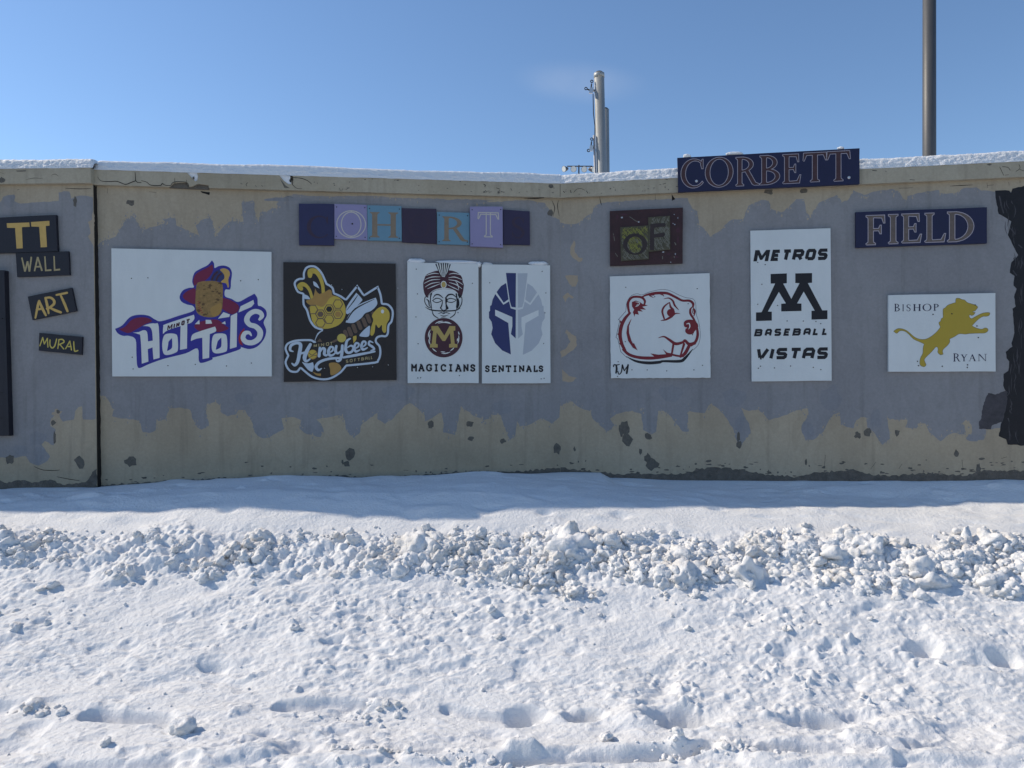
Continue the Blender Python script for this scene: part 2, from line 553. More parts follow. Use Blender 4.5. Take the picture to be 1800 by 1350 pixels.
def sign(name, seg, quad, th, key, label, cat, group=None, base=0.002, rag=0.0):
    """board with its corners TL, TR, BR, BL in photograph pixels"""
    if rag:
        pts = []
        for i in range(4):
            a, b = quad[i], quad[(i + 1) % 4]
            n = 26
            for k in range(n):
                t = k / n
                j = rag if (k and i != 0) else 0
                pts.append((a[0] + (b[0] - a[0]) * t + rng.uniform(-j, j), a[1] + (b[1] - a[1]) * t + rng.uniform(-j, j)))
    else:
        pts = []
        for i in range(4):                       # hand-cut edges are not quite straight
            a, b = quad[i], quad[(i + 1) % 4]
            for k in range(4):
                t = k / 4
                j = 0.28 if k else 0
                pts.append((a[0] + (b[0] - a[0]) * t + rng.uniform(-j, j), a[1] + (b[1] - a[1]) * t + rng.uniform(-j, j)))
    bm = ((quad[2][0] + quad[3][0]) / 2, (quad[2][1] + quad[3][1]) / 2)
    root = empty(name, seg.at(*bm, base))
    tag(root, label, cat, group)
    mb = MB()
    prism(mb, seg, pts, base + th, base, key)
    mb.build('board', root)
    return root, base + th

def Z(ox, oy, sc):
    return lambda *pts: [(ox + x / sc, oy + y / sc) for x, y in pts]

# ------------------------------------------------------------------ lettering
def arc(cx, cy, rx, ry, a0, a1, n=14):
    return [(cx + rx * math.cos(R_(a0 + (a1 - a0) * i / n)), cy + ry * math.sin(R_(a0 + (a1 - a0) * i / n))) for i in range(n + 1)]

def stem(x0, x1, s=7, top=True, bot=True):
    p = []
    p += [(x0 - s, 0), (x1 + s, 0), (x1 + s, 3), (x1 + 1, 7), (x1, 12)] if bot else [(x0, 0), (x1, 0)]
    p += [(x1, 88), (x1 + 1, 93), (x1 + s, 97), (x1 + s, 100), (x0 - s, 100), (x0 - s, 97), (x0 - 1, 93), (x0, 88)] if top else [(x1, 100), (x0, 100)]
    p += [(x0, 12), (x0 - 1, 7), (x0 - s, 3)] if bot else []
    return p

def bowl(cx, cy, rx, ry, irx, iry):
    return arc(cx, cy, rx, ry, -90, 90) + arc(cx, cy, irx, iry, 90, -90)

def strp(pts, w):
    L, Rr = strip_outline(catmull(pts, False, 5), w)
    return L + Rr[::-1]

BAR_T = [(24, 100), (62, 100), (63, 74), (60, 74), (54, 92), (24, 94)]
BAR_M = [(24, 54), (43, 54), (48, 65), (51, 65), (51, 37), (48, 37), (43, 48), (24, 48)]
BAR_B = [(24, 0), (66, 0), (71, 27), (68, 27), (57, 7), (24, 6)]
SERIF = {
    'I': (34, [stem(9, 25)]),
    'F': (66, [stem(8, 24), BAR_T, BAR_M]),
    'E': (72, [stem(8, 24), BAR_T, BAR_M, BAR_B]),
    'L': (70, [stem(8, 24), BAR_B]),
    'T': (80, [stem(32, 48, top=False), [(0, 74), (3, 74), (11, 93), (69, 93), (77, 74), (80, 74), (78, 100), (2, 100)]]),
    'H': (90, [stem(9, 25), stem(65, 81), [(24, 47), (66, 47), (66, 53), (24, 53)]]),
    'D': (90, [stem(8, 24), bowl(24, 50, 64, 50, 46, 44)]),
    'B': (76, [stem(8, 24), bowl(24, 75, 40, 25, 25, 19), bowl(24, 27, 50, 27, 34, 21)]),
    'P': (70, [stem(8, 24), bowl(24, 73, 44, 27, 28, 21)]),
    'R': (94, [stem(8, 24), bowl(24, 74, 46, 26, 30, 20), [(38, 50), (52, 53), (80, 9), (94, 3), (94, 0), (74, 0), (66, 5)]]),
    'C': (86, [arc(50, 50, 49, 51, 42, 318, 26) + arc(55, 50, 38, 45, 318, 42, 26), [(82, 98), (86, 98), (86, 66), (82, 66), (78, 80)]]),
    'O': (96, [arc(48, 50, 48, 51, 90, 270, 18) + arc(48, 50, 33, 46, 270, 90, 18), arc(48, 50, 48, 51, -90, 90, 18) + arc(48, 50, 33, 46, 90, -90, 18)]),
    'S': (60, [strp([(53, 76), (42, 95), (24, 97), (9, 80), (16, 60), (42, 44), (52, 24), (40, 4), (20, 3), (6, 24)], [3, 5, 8, 12, 14, 14, 12, 8, 5, 3]),
               [(52, 98), (55, 98), (55, 70), (52, 70)], [(4, 2), (7, 2), (7, 30), (4, 30)]]),
    'A': (88, [[(12, 0), (17, 0), (46, 90), (42, 100)], [(42, 100), (50, 100), (84, 0), (68, 0), (42, 82)], [(24, 34), (64, 34), (64, 39), (24, 39)], [(2, 0), (28, 0), (28, 4), (2, 4)], [(60, 0), (92, 0), (92, 4), (60, 4)]]),
    'N': (96, [[(12, 3), (17, 3), (17, 97), (12, 97)], [(79, 0), (84, 0), (84, 97), (79, 97)], [(6, 100), (24, 100), (84, 0), (78, 0), (12, 92)], [(2, 0), (28, 0), (28, 4), (2, 4)], [(68, 96), (96, 96), (96, 100), (68, 100)]]),
    'Y': (84, [[(34, 0), (48, 0), (48, 48), (34, 48)], [(6, 98), (22, 98), (49, 48), (34, 44)], [(70, 98), (77, 98), (48, 46), (41, 50)], [(0, 96), (30, 96), (30, 100), (0, 100)], [(60, 96), (86, 96), (86, 100), (60, 100)], [(24, 0), (58, 0), (58, 4), (24, 4)]]),
}

def serif_glyph(art, ch, x0, x1, yt, yb, fill, line=None, lw=0, slope=0.0):
    W, prims = SERIF[ch]
    def mp(p):
        x = x0 + (x1 - x0) * p[0] / W
        return (x, yb + (yt - yb) * p[1] / 100.0 + slope * (x - (x0 + x1) / 2))
    P = [[mp(p) for p in pr] for pr in prims]
    if line:
        for q in P:
            art.stroke(line, q + [q[0]], lw, smooth=False, cap=False)
    if fill:
        for q in P:
            art.poly(fill, q)

SLAB = {
    'M': [[(13, 0), (13, 100)], [(87, 0), (87, 100)], [(13, 100), (50, 42)], [(50, 42), (87, 100)], [(0, 0), (30, 0)], [(70, 0), (100, 0)], [(0, 100), (18, 100)], [(82, 100), (100, 100)]],
    'A': [[(15, 0), (48, 100)], [(52, 100), (85, 0)], [(28, 34), (72, 34)], [(0, 0), (34, 0)], [(66, 0), (100, 0)], [(26, 100), (54, 100)]],
    'G': [[(88, 72), (70, 97), (40, 99), (10, 76), (8, 28), (38, 2), (74, 6), (88, 22)], [(88, 8), (88, 44)], [(58, 44), (100, 44)], [(88, 100), (88, 68)]],
    'I': [[(50, 0), (50, 100)], [(8, 0), (92, 0)], [(8, 100), (92, 100)]],
    'C': [[(88, 70), (70, 97), (38, 99), (9, 74), (9, 28), (38, 2), (72, 4), (94, 24)], [(88, 100), (88, 66)]],
    'N': [[(16, 0), (16, 100)], [(16, 100), (84, 0)], [(84, 0), (84, 100)], [(0, 0), (34, 0)], [(0, 100), (18, 100)], [(66, 100), (100, 100)]],
    'S': [[(86, 74), (70, 97), (34, 99), (12, 80), (24, 58), (76, 44), (90, 20), (66, 2), (28, 3), (12, 26)], [(88, 100), (88, 68)], [(11, 0), (11, 30)]],
    'E': [[(18, 0), (18, 100)], [(0, 0), (90, 0), (90, 26)], [(0, 100), (86, 100), (86, 76)], [(18, 52), (56, 52)], [(56, 38), (56, 66)]],
    'T': [[(50, 0), (50, 100)], [(8, 74), (8, 100), (92, 100), (92, 74)], [(26, 0), (74, 0)]],
    'L': [[(24, 0), (24, 100)], [(2, 100), (48, 100)], [(2, 0), (92, 0), (92, 32)]],
}
BLOCK = {
    'M': [[(8, 0), (8, 96)], [(12, 92), (48, 14)], [(52, 14), (88, 92)], [(92, 0), (92, 96)]],
    'E': [[(100, 100), (6, 100), (6, 0), (98, 0)], [(6, 50), (88, 50)]],
    'T': [[(0, 100), (100, 100)], [(50, -8), (50, 100)]],
    'R': [[(6, -8), (6, 100), (82, 100), (96, 86), (96, 56), (82, 42), (6, 42)], [(56, 42), (96, -8)]],
    'O': [[(16, 0), (2, 14), (2, 86), (16, 100), (84, 100), (98, 86), (98, 14), (84, 0), (16, 0)]],
    'S': [[(100, 100), (14, 100), (3, 86), (3, 66), (16, 52), (84, 48), (97, 36), (97, 14), (84, 0), (0, 0)]],
    'B': [[(5, 52), (5, 100), (78, 100), (92, 88), (92, 64), (78, 52), (5, 52)], [(5, 52), (5, 0), (84, 0), (97, 12), (97, 40), (84, 52)]],
    'A': [[(4, -8), (4, 80), (22, 100), (78, 100), (96, 80), (96, -8)], [(4, 38), (96, 38)]],
    'L': [[(6, 108), (6, 0), (100, 0)]],
    'V': [[(0, 108), (38, 0)], [(38, 0), (58, 0)], [(58, 0), (104, 108)]],
    'I': [[(50, -8), (50, 108)]],
    'N': [[(5, -8), (5, 100)], [(5, 100), (95, 0)], [(95, 0), (95, 108)]],
    'F': [[(5, -8), (5, 100), (95, 100)], [(5, 48), (80, 48)]],
}

MBLOCK = [(0, 0), (0, 100), (28, 100), (51, 50), (74, 100), (102, 100), (100, 0), (76, 0), (77, 56), (58, 12), (43, 12), (25, 56), (24, 0)]
def stroke_glyph(art, font, ch, x0, x1, yt, yb, w, key, shear=0.0, smooth=False, cap=False, slope=0.0):
    if font is BLOCK and ch == 'M' and w > 10:
        art.poly(key, [(x0 + (x1 - x0) * x / 100 + shear * (y - 50) / 100 * (yb - yt), yb + (yt - yb) * y / 100 + slope * ((x0 + (x1 - x0) * x / 100) - (x0 + x1) / 2)) for x, y in MBLOCK])
        return
    for st in font[ch]:
        pts = []
        for x, y in st:
            X = x0 + w / 2 + (x1 - x0 - w) * x / 100.0
            Y = yb - w / 2 + (yt - yb + w) * y / 100.0
            X += shear * (y - 50) / 100.0 * (yb - yt)
            pts.append((X, Y + slope * (X - (x0 + x1) / 2)))
        sm = smooth and len(pts) > 4
        art.stroke(key, pts, w, smooth=sm, cap=cap)

def word(art, font, letters, w, key, yt0, yt1, yb0, yb1, xa, xb, shear=0.0, smooth=False, cap=False):
    sl = ((yb1 - yb0) + (yt1 - yt0)) / 2 / (xb - xa)
    for ch, a, b in letters:
        t = ((a + b) / 2 - xa) / (xb - xa)
        stroke_glyph(art, font, ch, a, b, yt0 + (yt1 - yt0) * t, yb0 + (yb1 - yb0) * t, w, key, shear, smooth, cap, sl)

# ------------------------------------------------------------------ snow ground
WX = [0, 100, 165, 220, 300, 400, 450, 550, 640, 700, 800, 840, 870, 985, 1055, 1072, 1200, 1350, 1500, 1700, 1765, 1800]
WY = [858, 857, 858, 853, 847, 843, 840, 838, 842, 841, 834, 831, 836, 830, 831, 840, 843, 845, 846, 844, 840, 843]
fx, fz = [], []
for x_, y_ in zip(WX, WY):
    s_ = SL if x_ < 166 else (SM if x_ < 985 else SR)
    p_ = s_.at(x_, y_)
    fx.append(p_.x); fz.append(p_.z)
fx, fz = np.array(fx), np.array(fz)

def wall_y(X):
    yl = SL.a.y + (X - SL.a.x) / SL.d.x * SL.d.y
    ym = SM.a.y + (X - SM.a.x) / SM.d.x * SM.d.y
    yr = SR.a.y + (X - SR.a.x) / SR.d.x * SR.d.y
    return np.where(X < -3.05, yl, np.where(X < 0.38, ym, yr))

PY = np.array([-400, 2.0, 2.9, 3.15, 3.4, 3.8, 4.2, 4.5, 4.75, 4.9, 5.1, 5.45, 5.9, 7.5, 500])
PZ = np.array([0.15, 0.19, 0.20, 0.212, 0.275, 0.435, 0.60, 0.728, 0.825, 0.870, 0.897, 0.92, 0.955, 1.0, 1.0])
_yy = np.linspace(1.0, 7.5, 1301)
_zz = np.interp(_yy, PY, PZ)
_k = np.exp(-np.linspace(-2.5, 2.5, 41) ** 2); _k /= _k.sum()
_zs = np.convolve(np.pad(_zz, 20, mode='edge'), _k, 'valid')
def prof(Y):
    return np.where((Y > 1.2) & (Y < 7.3), np.interp(Y, _yy, _zs), np.interp(Y, PY, PZ))

def smooth_base(X, Y):
    w = wall_y(X) - Y
    foot = np.interp(X, fx, fz)
    corr = foot - prof(wall_y(X))
    crown = (0.065 * np.exp(-((X + 0.25) / 0.85) ** 2) + 0.06 * np.exp(-((X + 1.7) / 1.1) ** 2) - 0.055 * np.exp(-((X - 3.1) / 1.3) ** 2)) * np.clip((Y - 4.45) / 0.45, 0, 1) * np.clip(w / 0.25, 0, 1)
    return prof(Y) + crown + corr * np.exp(-(np.clip(w, 0, 9) / 0.25) ** 2) * (np.abs(X) < 30)

def ground_px(px, py):
    """point of the bank seen at a pixel of the photograph"""
    Y = 5.0
    lo, hi = 1.5, 6.0
    for _ in range(40):
        Y = (lo + hi) / 2
        X = (px - CX) / FPX * Y
        z = CAMZ - (py - CY) / FPX * Y
        if z > float(smooth_base(np.array([X]), np.array([Y]))[0]):
            lo = Y
        else:
            hi = Y
    return ((px - CX) / FPX * Y, Y)

def ridge_mask(X, Y):
    yc = 4.30 + 0.07 * vnoise(X * 0.9, X * 0 + 3.3, 5) + 0.04 * vnoise(X * 2.3, X * 0 + 1.3, 6)
    hw = 0.22 + 0.08 * vnoise(X * 1.1, X * 0 + 9.1, 8) + 0.06 * vnoise(X * 3.3, X * 0 + 5.1, 9)
    d = (Y - yc) / hw
    return np.exp(-np.abs(d) ** 3.0), d

# hollows, mounds and grooves of the foreground: pixel, half-widths in metres, depth (minus = raised)
DENTS = [(925, 1254, .085, .055, .055), (1028, 1262, .085, .055, .060), (1195, 1268, .15, .085, .085), (1120, 1270, .12, .09, -.035),
         (985, 1262, .05, .05, -.02), (1440, 1272, .14, .06, .055), (1505, 1258, .09, .05, .045), (1600, 1268, .12, .07, -.035),
         (1625, 1138, .07, .06, .050), (1700, 1135, .16, .12, -.03), (1765, 1155, .07, .06, .05), (1720, 1185, .10, .07, -.02),
         (375, 1165, .07, .035, .03), (345, 1130, .05, .03, .02), (590, 1127, .05, .03, .025), (225, 1130, .05, .03, .02), (50, 1128, .05, .03, .02),
         (520, 1318, .10, .06, .025), (20, 1320, .12, .08, .03), (870, 1288, .07, .04, .02), (590, 1290, .05, .03, .02), (470, 1296, .05, .03, .018),
         (400, 900, .06, .04, .02), (300, 922, .07, .03, .02), (960, 898, .05, .03, .02), (1090, 903, .06, .04, .02), (1260, 893, .06, .03, .02)]
GROOVES = [((495, 1246), (640, 1238), .045, .05), ((640, 1236), (690, 1241), .05, -.045), ((160, 1262), (290, 1270), .05, .05),
           ((320, 1262), (420, 1255), .06, -.03), ((-20, 1250), (30, 1246), .06, .05), ((30, 1245), (60, 1245), .05, -.05),
           ((790, 1244), (920, 1268), .04, .04), ((330, 1342), (480, 1322), .06, -.05), ((100, 1348), (330, 1345), .05, .04),
           ((530, 1345), (660, 1335), .06, -.05), ((720, 1335), (930, 1322), .05, -.045), ((900, 1322), (1190, 1310), .035, -.04),
           ((900, 1340), (1250, 1322), .035, .05), ((1200, 1318), (1300, 1330), .06, -.05), ((1180, 1262), (1290, 1284), .03, -.035),
           ((1500, 1303), (1600, 1308), .05, -.055), ((1560, 1335), (1800, 1330), .05, -.05), ((1330, 1322), (1480, 1322), .04, .045),
           ((1320, 1345), (1560, 1345), .05, -.04), ((1600, 1312), (1790, 1318), .03, .035)]

def ground_height(X, Y, fine=True):
    z = smooth_base(X, Y)
    w = wall_y(X) - Y
    near = (np.abs(X) < 12) & (Y > 0.5) & (Y < 8.0)
    fade = np.clip((w + 0.02) / 0.35, 0.0, 1)
    z = z + 0.018 * fbm(X * 1.1 + 3, Y * 1.3, 21, 3) * (0.35 + 0.65 * fade) * near
    if not fine:
        return z
    band, d = ridge_mask(X, Y)
    # wind-packed snow: shallow, slanting ripples
    u, v = X * 0.94 + Y * 0.34, -X * 0.34 + Y * 0.94
    z = z + (0.0035 + 0.003 * np.clip((4.6 - Y) / 0.3, 0, 1)) * fbm(u * 4.5, v * 7.5, 31, 3) * fade
    low = np.clip((4.35 - Y) / 0.4, 0, 1)
    crust = fbm(u * 13, v * 22, 41, 3, 0.55)
    lump = np.clip(fbm(X * 9, Y * 12, 51, 3), 0, 1)
    patch = np.clip(0.55 + 0.9 * vnoise(X * 1.3, Y * 2.1, 61), 0.12, 1.3)
    z = z + low * patch * (0.0060 * crust + 0.016 * lump * np.clip(fbm(X * 28, Y * 36, 52, 2), 0, 1) * 1.5)
    z = z + (0.25 + 0.75 * low) * 0.0016 * fbm(X * 60, Y * 80, 71, 2) * fade
    pits = np.clip(vnoise(u * 7.3, v * 11.0, 81) - 0.45, 0, 1)
    z = z - 0.035 * pits * (0.35 + 0.65 * low) * fade
    # the windrow the plough left
    clod = np.abs(fbm(X * 7, Y * 8, 91, 3, 0.55))
    clod2 = np.abs(fbm(X * 17, Y * 19, 95, 3, 0.6))
    z = z + band * (0.036 * clod + 0.022 * clod2 + 0.025 * vnoise(X * 2.6, Y * 3.6, 99) - 0.010)
    # foreground shapes
    for px, py, rx, ry, dep in DENTS:
        gx, gy = DP[(px, py)]
        q = ((X - gx) / (0.92 * rx)) ** 2 + ((Y - gy) / (0.75 * ry)) ** 2
        z = z - (1.5 * dep * np.exp(-q ** 2.0) if dep > 0.045 else dep * np.exp(-q ** 1.4))
    for a, b, wd, dep in GROOVES:
        (ax, ay), (bx, by) = DP[a], DP[b]
        L2 = (bx - ax) ** 2 + (by - ay) ** 2
        t = np.clip(((X - ax) * (bx - ax) + (Y - ay) * (by - ay)) / L2, 0, 1)
        wob = 0.012 * vnoise(X * 9, Y * 9, 15)
        dd = np.hypot(X - ax - t * (bx - ax), Y + wob - ay - t * (by - ay))
        z = z - (dep if dep > 0 else 0.55 * dep) * np.exp(-(dd / (0.8 * wd)) ** 4) * (1 + 0.35 * vnoise(X * 8, Y * 8, 19))
    return z

DP = {}
for d_ in DENTS:
    DP[(d_[0], d_[1])] = ground_px(d_[0], d_[1])
for g_ in GROOVES:
    for e_ in g_[:2]:
        DP[e_] = ground_px(*e_)

def grow(start, end, step, k=1.25):
    out, s, p = [], step, start
    sg = 1 if end > start else -1
    while (end - p) * sg > 0:
        s *= k
        p += s * sg
        out.append(p)
    return out
xs = np.array(grow(-4.3, -600, 0.02, 1.3)[::-1] + list(np.arange(-4.3, 4.3001, 0.0065)) + grow(4.3, 600, 0.02, 1.3))
ys = np.array(grow(2.6, -600, 0.02, 1.3)[::-1] + list(np.arange(2.6, 3.6, 0.0045)) + list(np.arange(3.6, 4.8, 0.006)) + list(np.arange(4.8, 5.9, 0.010)) + grow(5.9, 900, 0.02, 1.3))
GX, GY = np.meshgrid(xs, ys)
GZ = ground_height(GX, GY)
# crumbs, thaw pits and wind scoops, one by one
gs = np.random.default_rng(5)
def stamp(x, y, rx, ry, amp, th, pw=1.5):
    R = max(rx, ry) * 2.0
    i0, i1 = np.searchsorted(xs, [x - R, x + R]); j0, j1 = np.searchsorted(ys, [y - R, y + R])
    if i1 - i0 < 2 or j1 - j0 < 2: return
    dx, dy = GX[j0:j1, i0:i1] - x, GY[j0:j1, i0:i1] - y
    c, t = math.cos(th), math.sin(th)
    u, v = (dx * c + dy * t) / rx, (-dx * t + dy * c) / ry
    GZ[j0:j1, i0:i1] += amp * np.exp(-(u * u + v * v + 0.7 * u * v) ** pw)
n_ = 46000
sy = gs.uniform(2.6, 4.25, n_); sx = gs.uniform(-1, 1, n_) * (0.5 + sy * 0.72)
den = 0.45 + 0.8 * vnoise(sx * 1.7, sy * 3.1, 301) + 0.5 * vnoise(sx * 5.3, sy * 8.1, 303)
sz = 0.0075 * (1 - gs.uniform(0, 1, n_)) ** (-0.36)
ok = gs.uniform(0, 1, n_) < np.clip(den, 0.10, 1) * np.interp(sy, [2.6, 3.0, 3.5, 4.0], [0.30, 0.30, 0.65, 0.9])
for i in np.nonzero(ok)[0]:
    rx = min(sz[i] * 1.25, 0.05); ry = rx * gs.uniform(0.28, 0.62)
    sgn = 1 if gs.uniform() < 0.55 else -0.8
    stamp(sx[i], sy[i], rx, ry, sgn * min(0.011, ry * gs.uniform(0.28, 0.95)) * (0.75 if sgn > 0 else 1.0), 0.30 + gs.normal() * 0.35, gs.uniform(1.0, 2.2))
for i in range(500):
    y = gs.uniform(4.55, 5.5); x = gs.uniform(-3.9, 3.9)
    rx = gs.uniform(0.03, 0.12); stamp(x, y, rx, rx * gs.uniform(0.3, 0.6), gs.normal() * 0.006, 0.1 + gs.normal() * 0.2, 1.2)
nx, ny = len(xs), len(ys)
idx = np.arange(nx * ny).reshape(ny, nx)
F = np.stack([idx[:-1, :-1], idx[:-1, 1:], idx[1:, 1:], idx[1:, :-1]], -1).reshape(-1, 4)
g = np_mesh('snow_ground', np.stack([GX, GY, GZ], -1).reshape(-1, 3), F, 'snow')
tag(g, 'snow covered ground sloping up to the wall', kind='structure')

# unseen dark street added behind the viewer to cut snow bounce onto the wall
me = bpy.data.meshes.new('added_road')
me.from_pydata([(-200, -9.0, 0.24), (200, -9.0, 0.24), (200, 1.1, 0.24), (-200, 1.1, 0.24)], [], [(0, 1, 2, 3)])
me.materials.append(M['asphalt'])
ro = bpy.data.objects.new('added_road', me)
COL.objects.link(ro)
tag(ro, 'added unseen asphalt street that cuts snow bounce onto the wall', kind='structure')

# ------------------------------------------------------------------ the concrete wall
def jag(pts, step=5.0, amp=1.1):
    out = []
    n = len(pts)
    for i in range(n - 1):
        a, b = pts[i], pts[i + 1]
        L = math.hypot(b[0] - a[0], b[1] - a[1])
        k = max(1, int(L / step))
        nx_, ny_ = -(b[1] - a[1]) / (L or 1), (b[0] - a[0]) / (L or 1)
        for j in range(k):
            t = j / k
            q = rng.uniform(-amp, amp) * (0.3 if j == 0 else 1)
            out.append((a[0] + (b[0] - a[0]) * t + nx_ * q, a[1] + (b[1] - a[1]) * t + ny_ * q))
    out.append(pts[-1])
    return out

def blob(cx, cy, rx, ry, n=11, rough=0.35):
    r0 = [rng.uniform(1 - rough, 1 + rough * 0.6) for _ in range(n)]
    return [(cx + rx * r0[i] * math.cos(2 * math.pi * i / n), cy + ry * r0[i] * math.sin(2 * math.pi * i / n)) for i in range(n)]

TOPL = 323
P_ = Z(0, 260, 3.6); B_ = Z(0, 640, 3.6); B5 = Z(450, 650, 3.0); B6 = Z(950, 650, 3.6); B7 = Z(1400, 640, 4.5)
gl_top = Z(0, 260, 3.6)((-900, 330), (-400, 340), (0, 345), (20, 310), (55, 296), (88, 300), (92, 338), (130, 352), (200, 345), (280, 340), (372, 335), (370, 282), (405, 272), (440, 276), (452, 322), (500, 302), (560, 306), (588, 314))
gl_bot = B_((-900, 600), (-300, 590), (0, 592), (90, 592), (165, 582), (190, 622), (245, 642), (300, 612), (316, 585), (270, 520), (245, 480), (290, 490), (340, 515), (350, 440), (352, 412), (318, 392), (325, 350), (362, 300), (398, 365), (468, 350), (476, 298), (498, 272), (520, 268), (525, 350), (600, 350))

gm_top = P_((622, 612), (650, 585), (700, 572), (735, 560), (755, 520), (790, 462), (835, 428), (865, 460), (880, 495), (910, 516), (1000, 492), (1035, 480), (1032, 450), (1108, 440), (1116, 490), (1170, 515), (1260, 552), (1245, 510), (1238, 490), (1288, 450), (1335, 448), (1352, 500), (1362, 545), (1380, 540), (1420, 490), (1450, 466), (1540, 466), (1528, 350), (1545, 338), (1608, 338), (1616, 430), (1638, 472), (1645, 410), (1700, 395), (1755, 370))
gm_top += Z(450, 270, 2.769)((105, 250), (110, 222), (180, 198), (250, 205), (350, 208), (540, 204), (700, 216), (850, 218), (1000, 228), (1150, 236), (1320, 226), (1405, 240), (1425, 268), (1440, 300), (1478, 322))
gm_bot = B_((628, 200), (665, 200), (690, 235), (718, 290), (710, 330), (780, 345), (880, 355), (905, 430), (945, 437), (985, 420), (990, 360), (1050, 350), (1070, 280), (1150, 275), (1205, 290), (1215, 340), (1250, 400), (1275, 415), (1322, 390), (1305, 290), (1310, 250), (1365, 240), (1395, 265), (1395, 300), (1440, 330), (1490, 320), (1510, 290), (1550, 290), (1575, 335), (1600, 380), (1610, 430))
gm_bot += B5((10, 350), (35, 362), (80, 350), (148, 312), (135, 255), (200, 250), (235, 265), (230, 310), (270, 340), (340, 355), (357, 320), (345, 290), (320, 262), (440, 240), (468, 260), (476, 320), (515, 360), (550, 330), (555, 290), (640, 228), (640, 260), (680, 285), (715, 265), (785, 190), (810, 175), (850, 200), (890, 240), (895, 270), (978, 225), (990, 290), (985, 330), (1050, 345), (1060, 300), (1080, 190), (1100, 210), (1165, 250), (1200, 265), (1240, 258), (1240, 235), (1290, 240), (1305, 290), (1340, 370), (1365, 350), (1376, 270), (1390, 300), (1440, 290), (1510, 255), (1560, 285), (1600, 250))
gr_top = Z(1000, 300, 2.25)((-33, 205), (0, 212), (35, 208), (60, 188), (95, 165), (100, 140), (130, 128), (250, 118), (470, 108), (488, 150), (508, 160), (515, 215), (540, 235), (560, 262), (600, 235), (640, 195), (690, 190), (710, 140), (760, 115), (790, 120), (800, 150), (840, 165), (870, 145), (900, 112), (930, 112), (940, 165), (955, 180), (990, 125), (1060, 95), (1080, 125))
gr_top += [(1490, 352), (1500, 334), (1519, 343), (1535, 337), (1569, 332), (1580, 336), (1588, 350), (1593, 352), (1595, 345), (1629, 336), (1651, 334), (1652, 340), (1679, 340), (1693, 331), (1716, 329), (1725, 335), (1750, 337), (2100, 330), (2500, 330)]
gr_bot = B6((126, 230), (150, 215), (200, 200), (240, 235), (320, 265), (330, 310), (370, 350), (425, 390), (470, 350), (440, 310), (480, 280), (580, 260), (640, 280), (650, 380), (700, 410), (735, 390), (745, 260), (780, 260), (830, 300), (850, 330), (900, 390), (940, 390), (930, 340), (940, 260), (1040, 275), (1070, 215), (1130, 250), (1180, 310), (1225, 385), (1230, 430), (1260, 480), (1290, 450), (1330, 400), (1320, 340), (1290, 290), (1270, 240), (1320, 260), (1380, 250), (1420, 290), (1445, 320), (1540, 290))
gr_bot += B7((0, 365), (88, 350), (95, 400), (50, 480), (45, 540), (70, 600), (130, 600), (200, 550), (250, 460), (290, 400), (340, 380), (350, 480), (450, 510), (470, 450), (510, 420), (555, 425), (560, 500), (620, 550), (680, 640), (740, 590), (735, 530), (715, 420), (740, 435), (880, 440), (860, 500), (950, 510), (960, 470), (1020, 470), (1050, 540), (1100, 580), (1140, 610), (1200, 560), (1240, 545), (1340, 560), (1330, 490), (1310, 470), (1340, 440), (1385, 480), (1390, 540), (1370, 600), (1480, 600), (1500, 540), (1500, 520), (1800, 480), (3000, 500), (4900, 500))

def ypx(seg, px, z, off=0.0):
    p = seg.at(px, 690, off)
    return CY - (z - CAMZ) * FPX / p.y

ZB, ZT, CO = 3.122, 3.232, 0.035              # underside and top of the coping, and how far it stands proud
XL, XR = -1400, 3200

def coping_outline(seg, xa, xb, top_mid=(), bot_mid=()):
    o = [(xa, ypx(seg, xa, ZT, CO))] + list(top_mid) + [(xb, ypx(seg, xb, ZT, CO))]
    o += [(xb, ypx(seg, xb, ZB, CO))] + list(bot_mid) + [(xa, ypx(seg, xa, ZB, CO))]
    return o

wall_left = empty('concrete_wall', SL.at(100, 860))
tag(wall_left, 'short grey and beige painted concrete wall section left of the dark vertical joint', 'wall')
wall_main = empty('concrete_wall', SM.at(900, 850))
tag(wall_main, 'long bent concrete wall right of the dark vertical joint, grey paint daubed over beige', 'wall')

def coat(seg, off):
    return Art(seg, off)

def specks(art, edge, key, n, spread, up):
    for _ in range(n):
        i = rng.randrange(len(edge) - 1)
        t = rng.random()
        x = edge[i][0] + (edge[i + 1][0] - edge[i][0]) * t; y = edge[i][1] + (edge[i + 1][1] - edge[i][1]) * t
        d = abs(rng.gauss(0, spread))
        art.poly(key, blob(x + rng.gauss(0, 2), y + d * up, rng.uniform(0.4, 1.6), rng.uniform(0.5, 3.0), 7, 0.6))

# --- left section
mb = MB()
prism(mb, SL, [(XL, ypx(SL, XL, ZB) - 3), (163.2, ypx(SL, 163.2, ZB) - 3), (165, 420), (167.5, 600), (169.5, 760), (171, 920), (XL, 920)], 0.0, -0.3, 'beige')
a = Art(SL, 0.0)
a.mb = mb; a.wall = True
a.poly('grey', jag(gl_top, 5, 0.9) + [(163.5, 352), (164.3, 420), (166.8, 600), (168, 735)] + jag(gl_bot[::-1], 5, 0.9))
a.poly('grey2', jag(Z(0, 270, 6)((35, 470), (90, 440), (150, 430), (160, 470), (130, 560), (90, 580), (40, 540), (35, 470)), 3, 0.8)[:-1])
a.poly('grey2', blob(70, 800, 11, 15)); a.poly('grey2', blob(38, 790, 14, 9)); a.poly('grey2', blob(66, 772, 16, 13))
a.poly('cream', jag(Z(0, 260, 3.6)((588, 400), (596, 420), (596, 640), (580, 600), (556, 560), (575, 540), (556, 470), (580, 455), (588, 400)), 3, 0.9)[:-1])
a.poly('cream', blob(100, 727, 9, 7, 13, 0.5)); a.poly('cream', blob(94, 741, 8, 7, 13, 0.5))
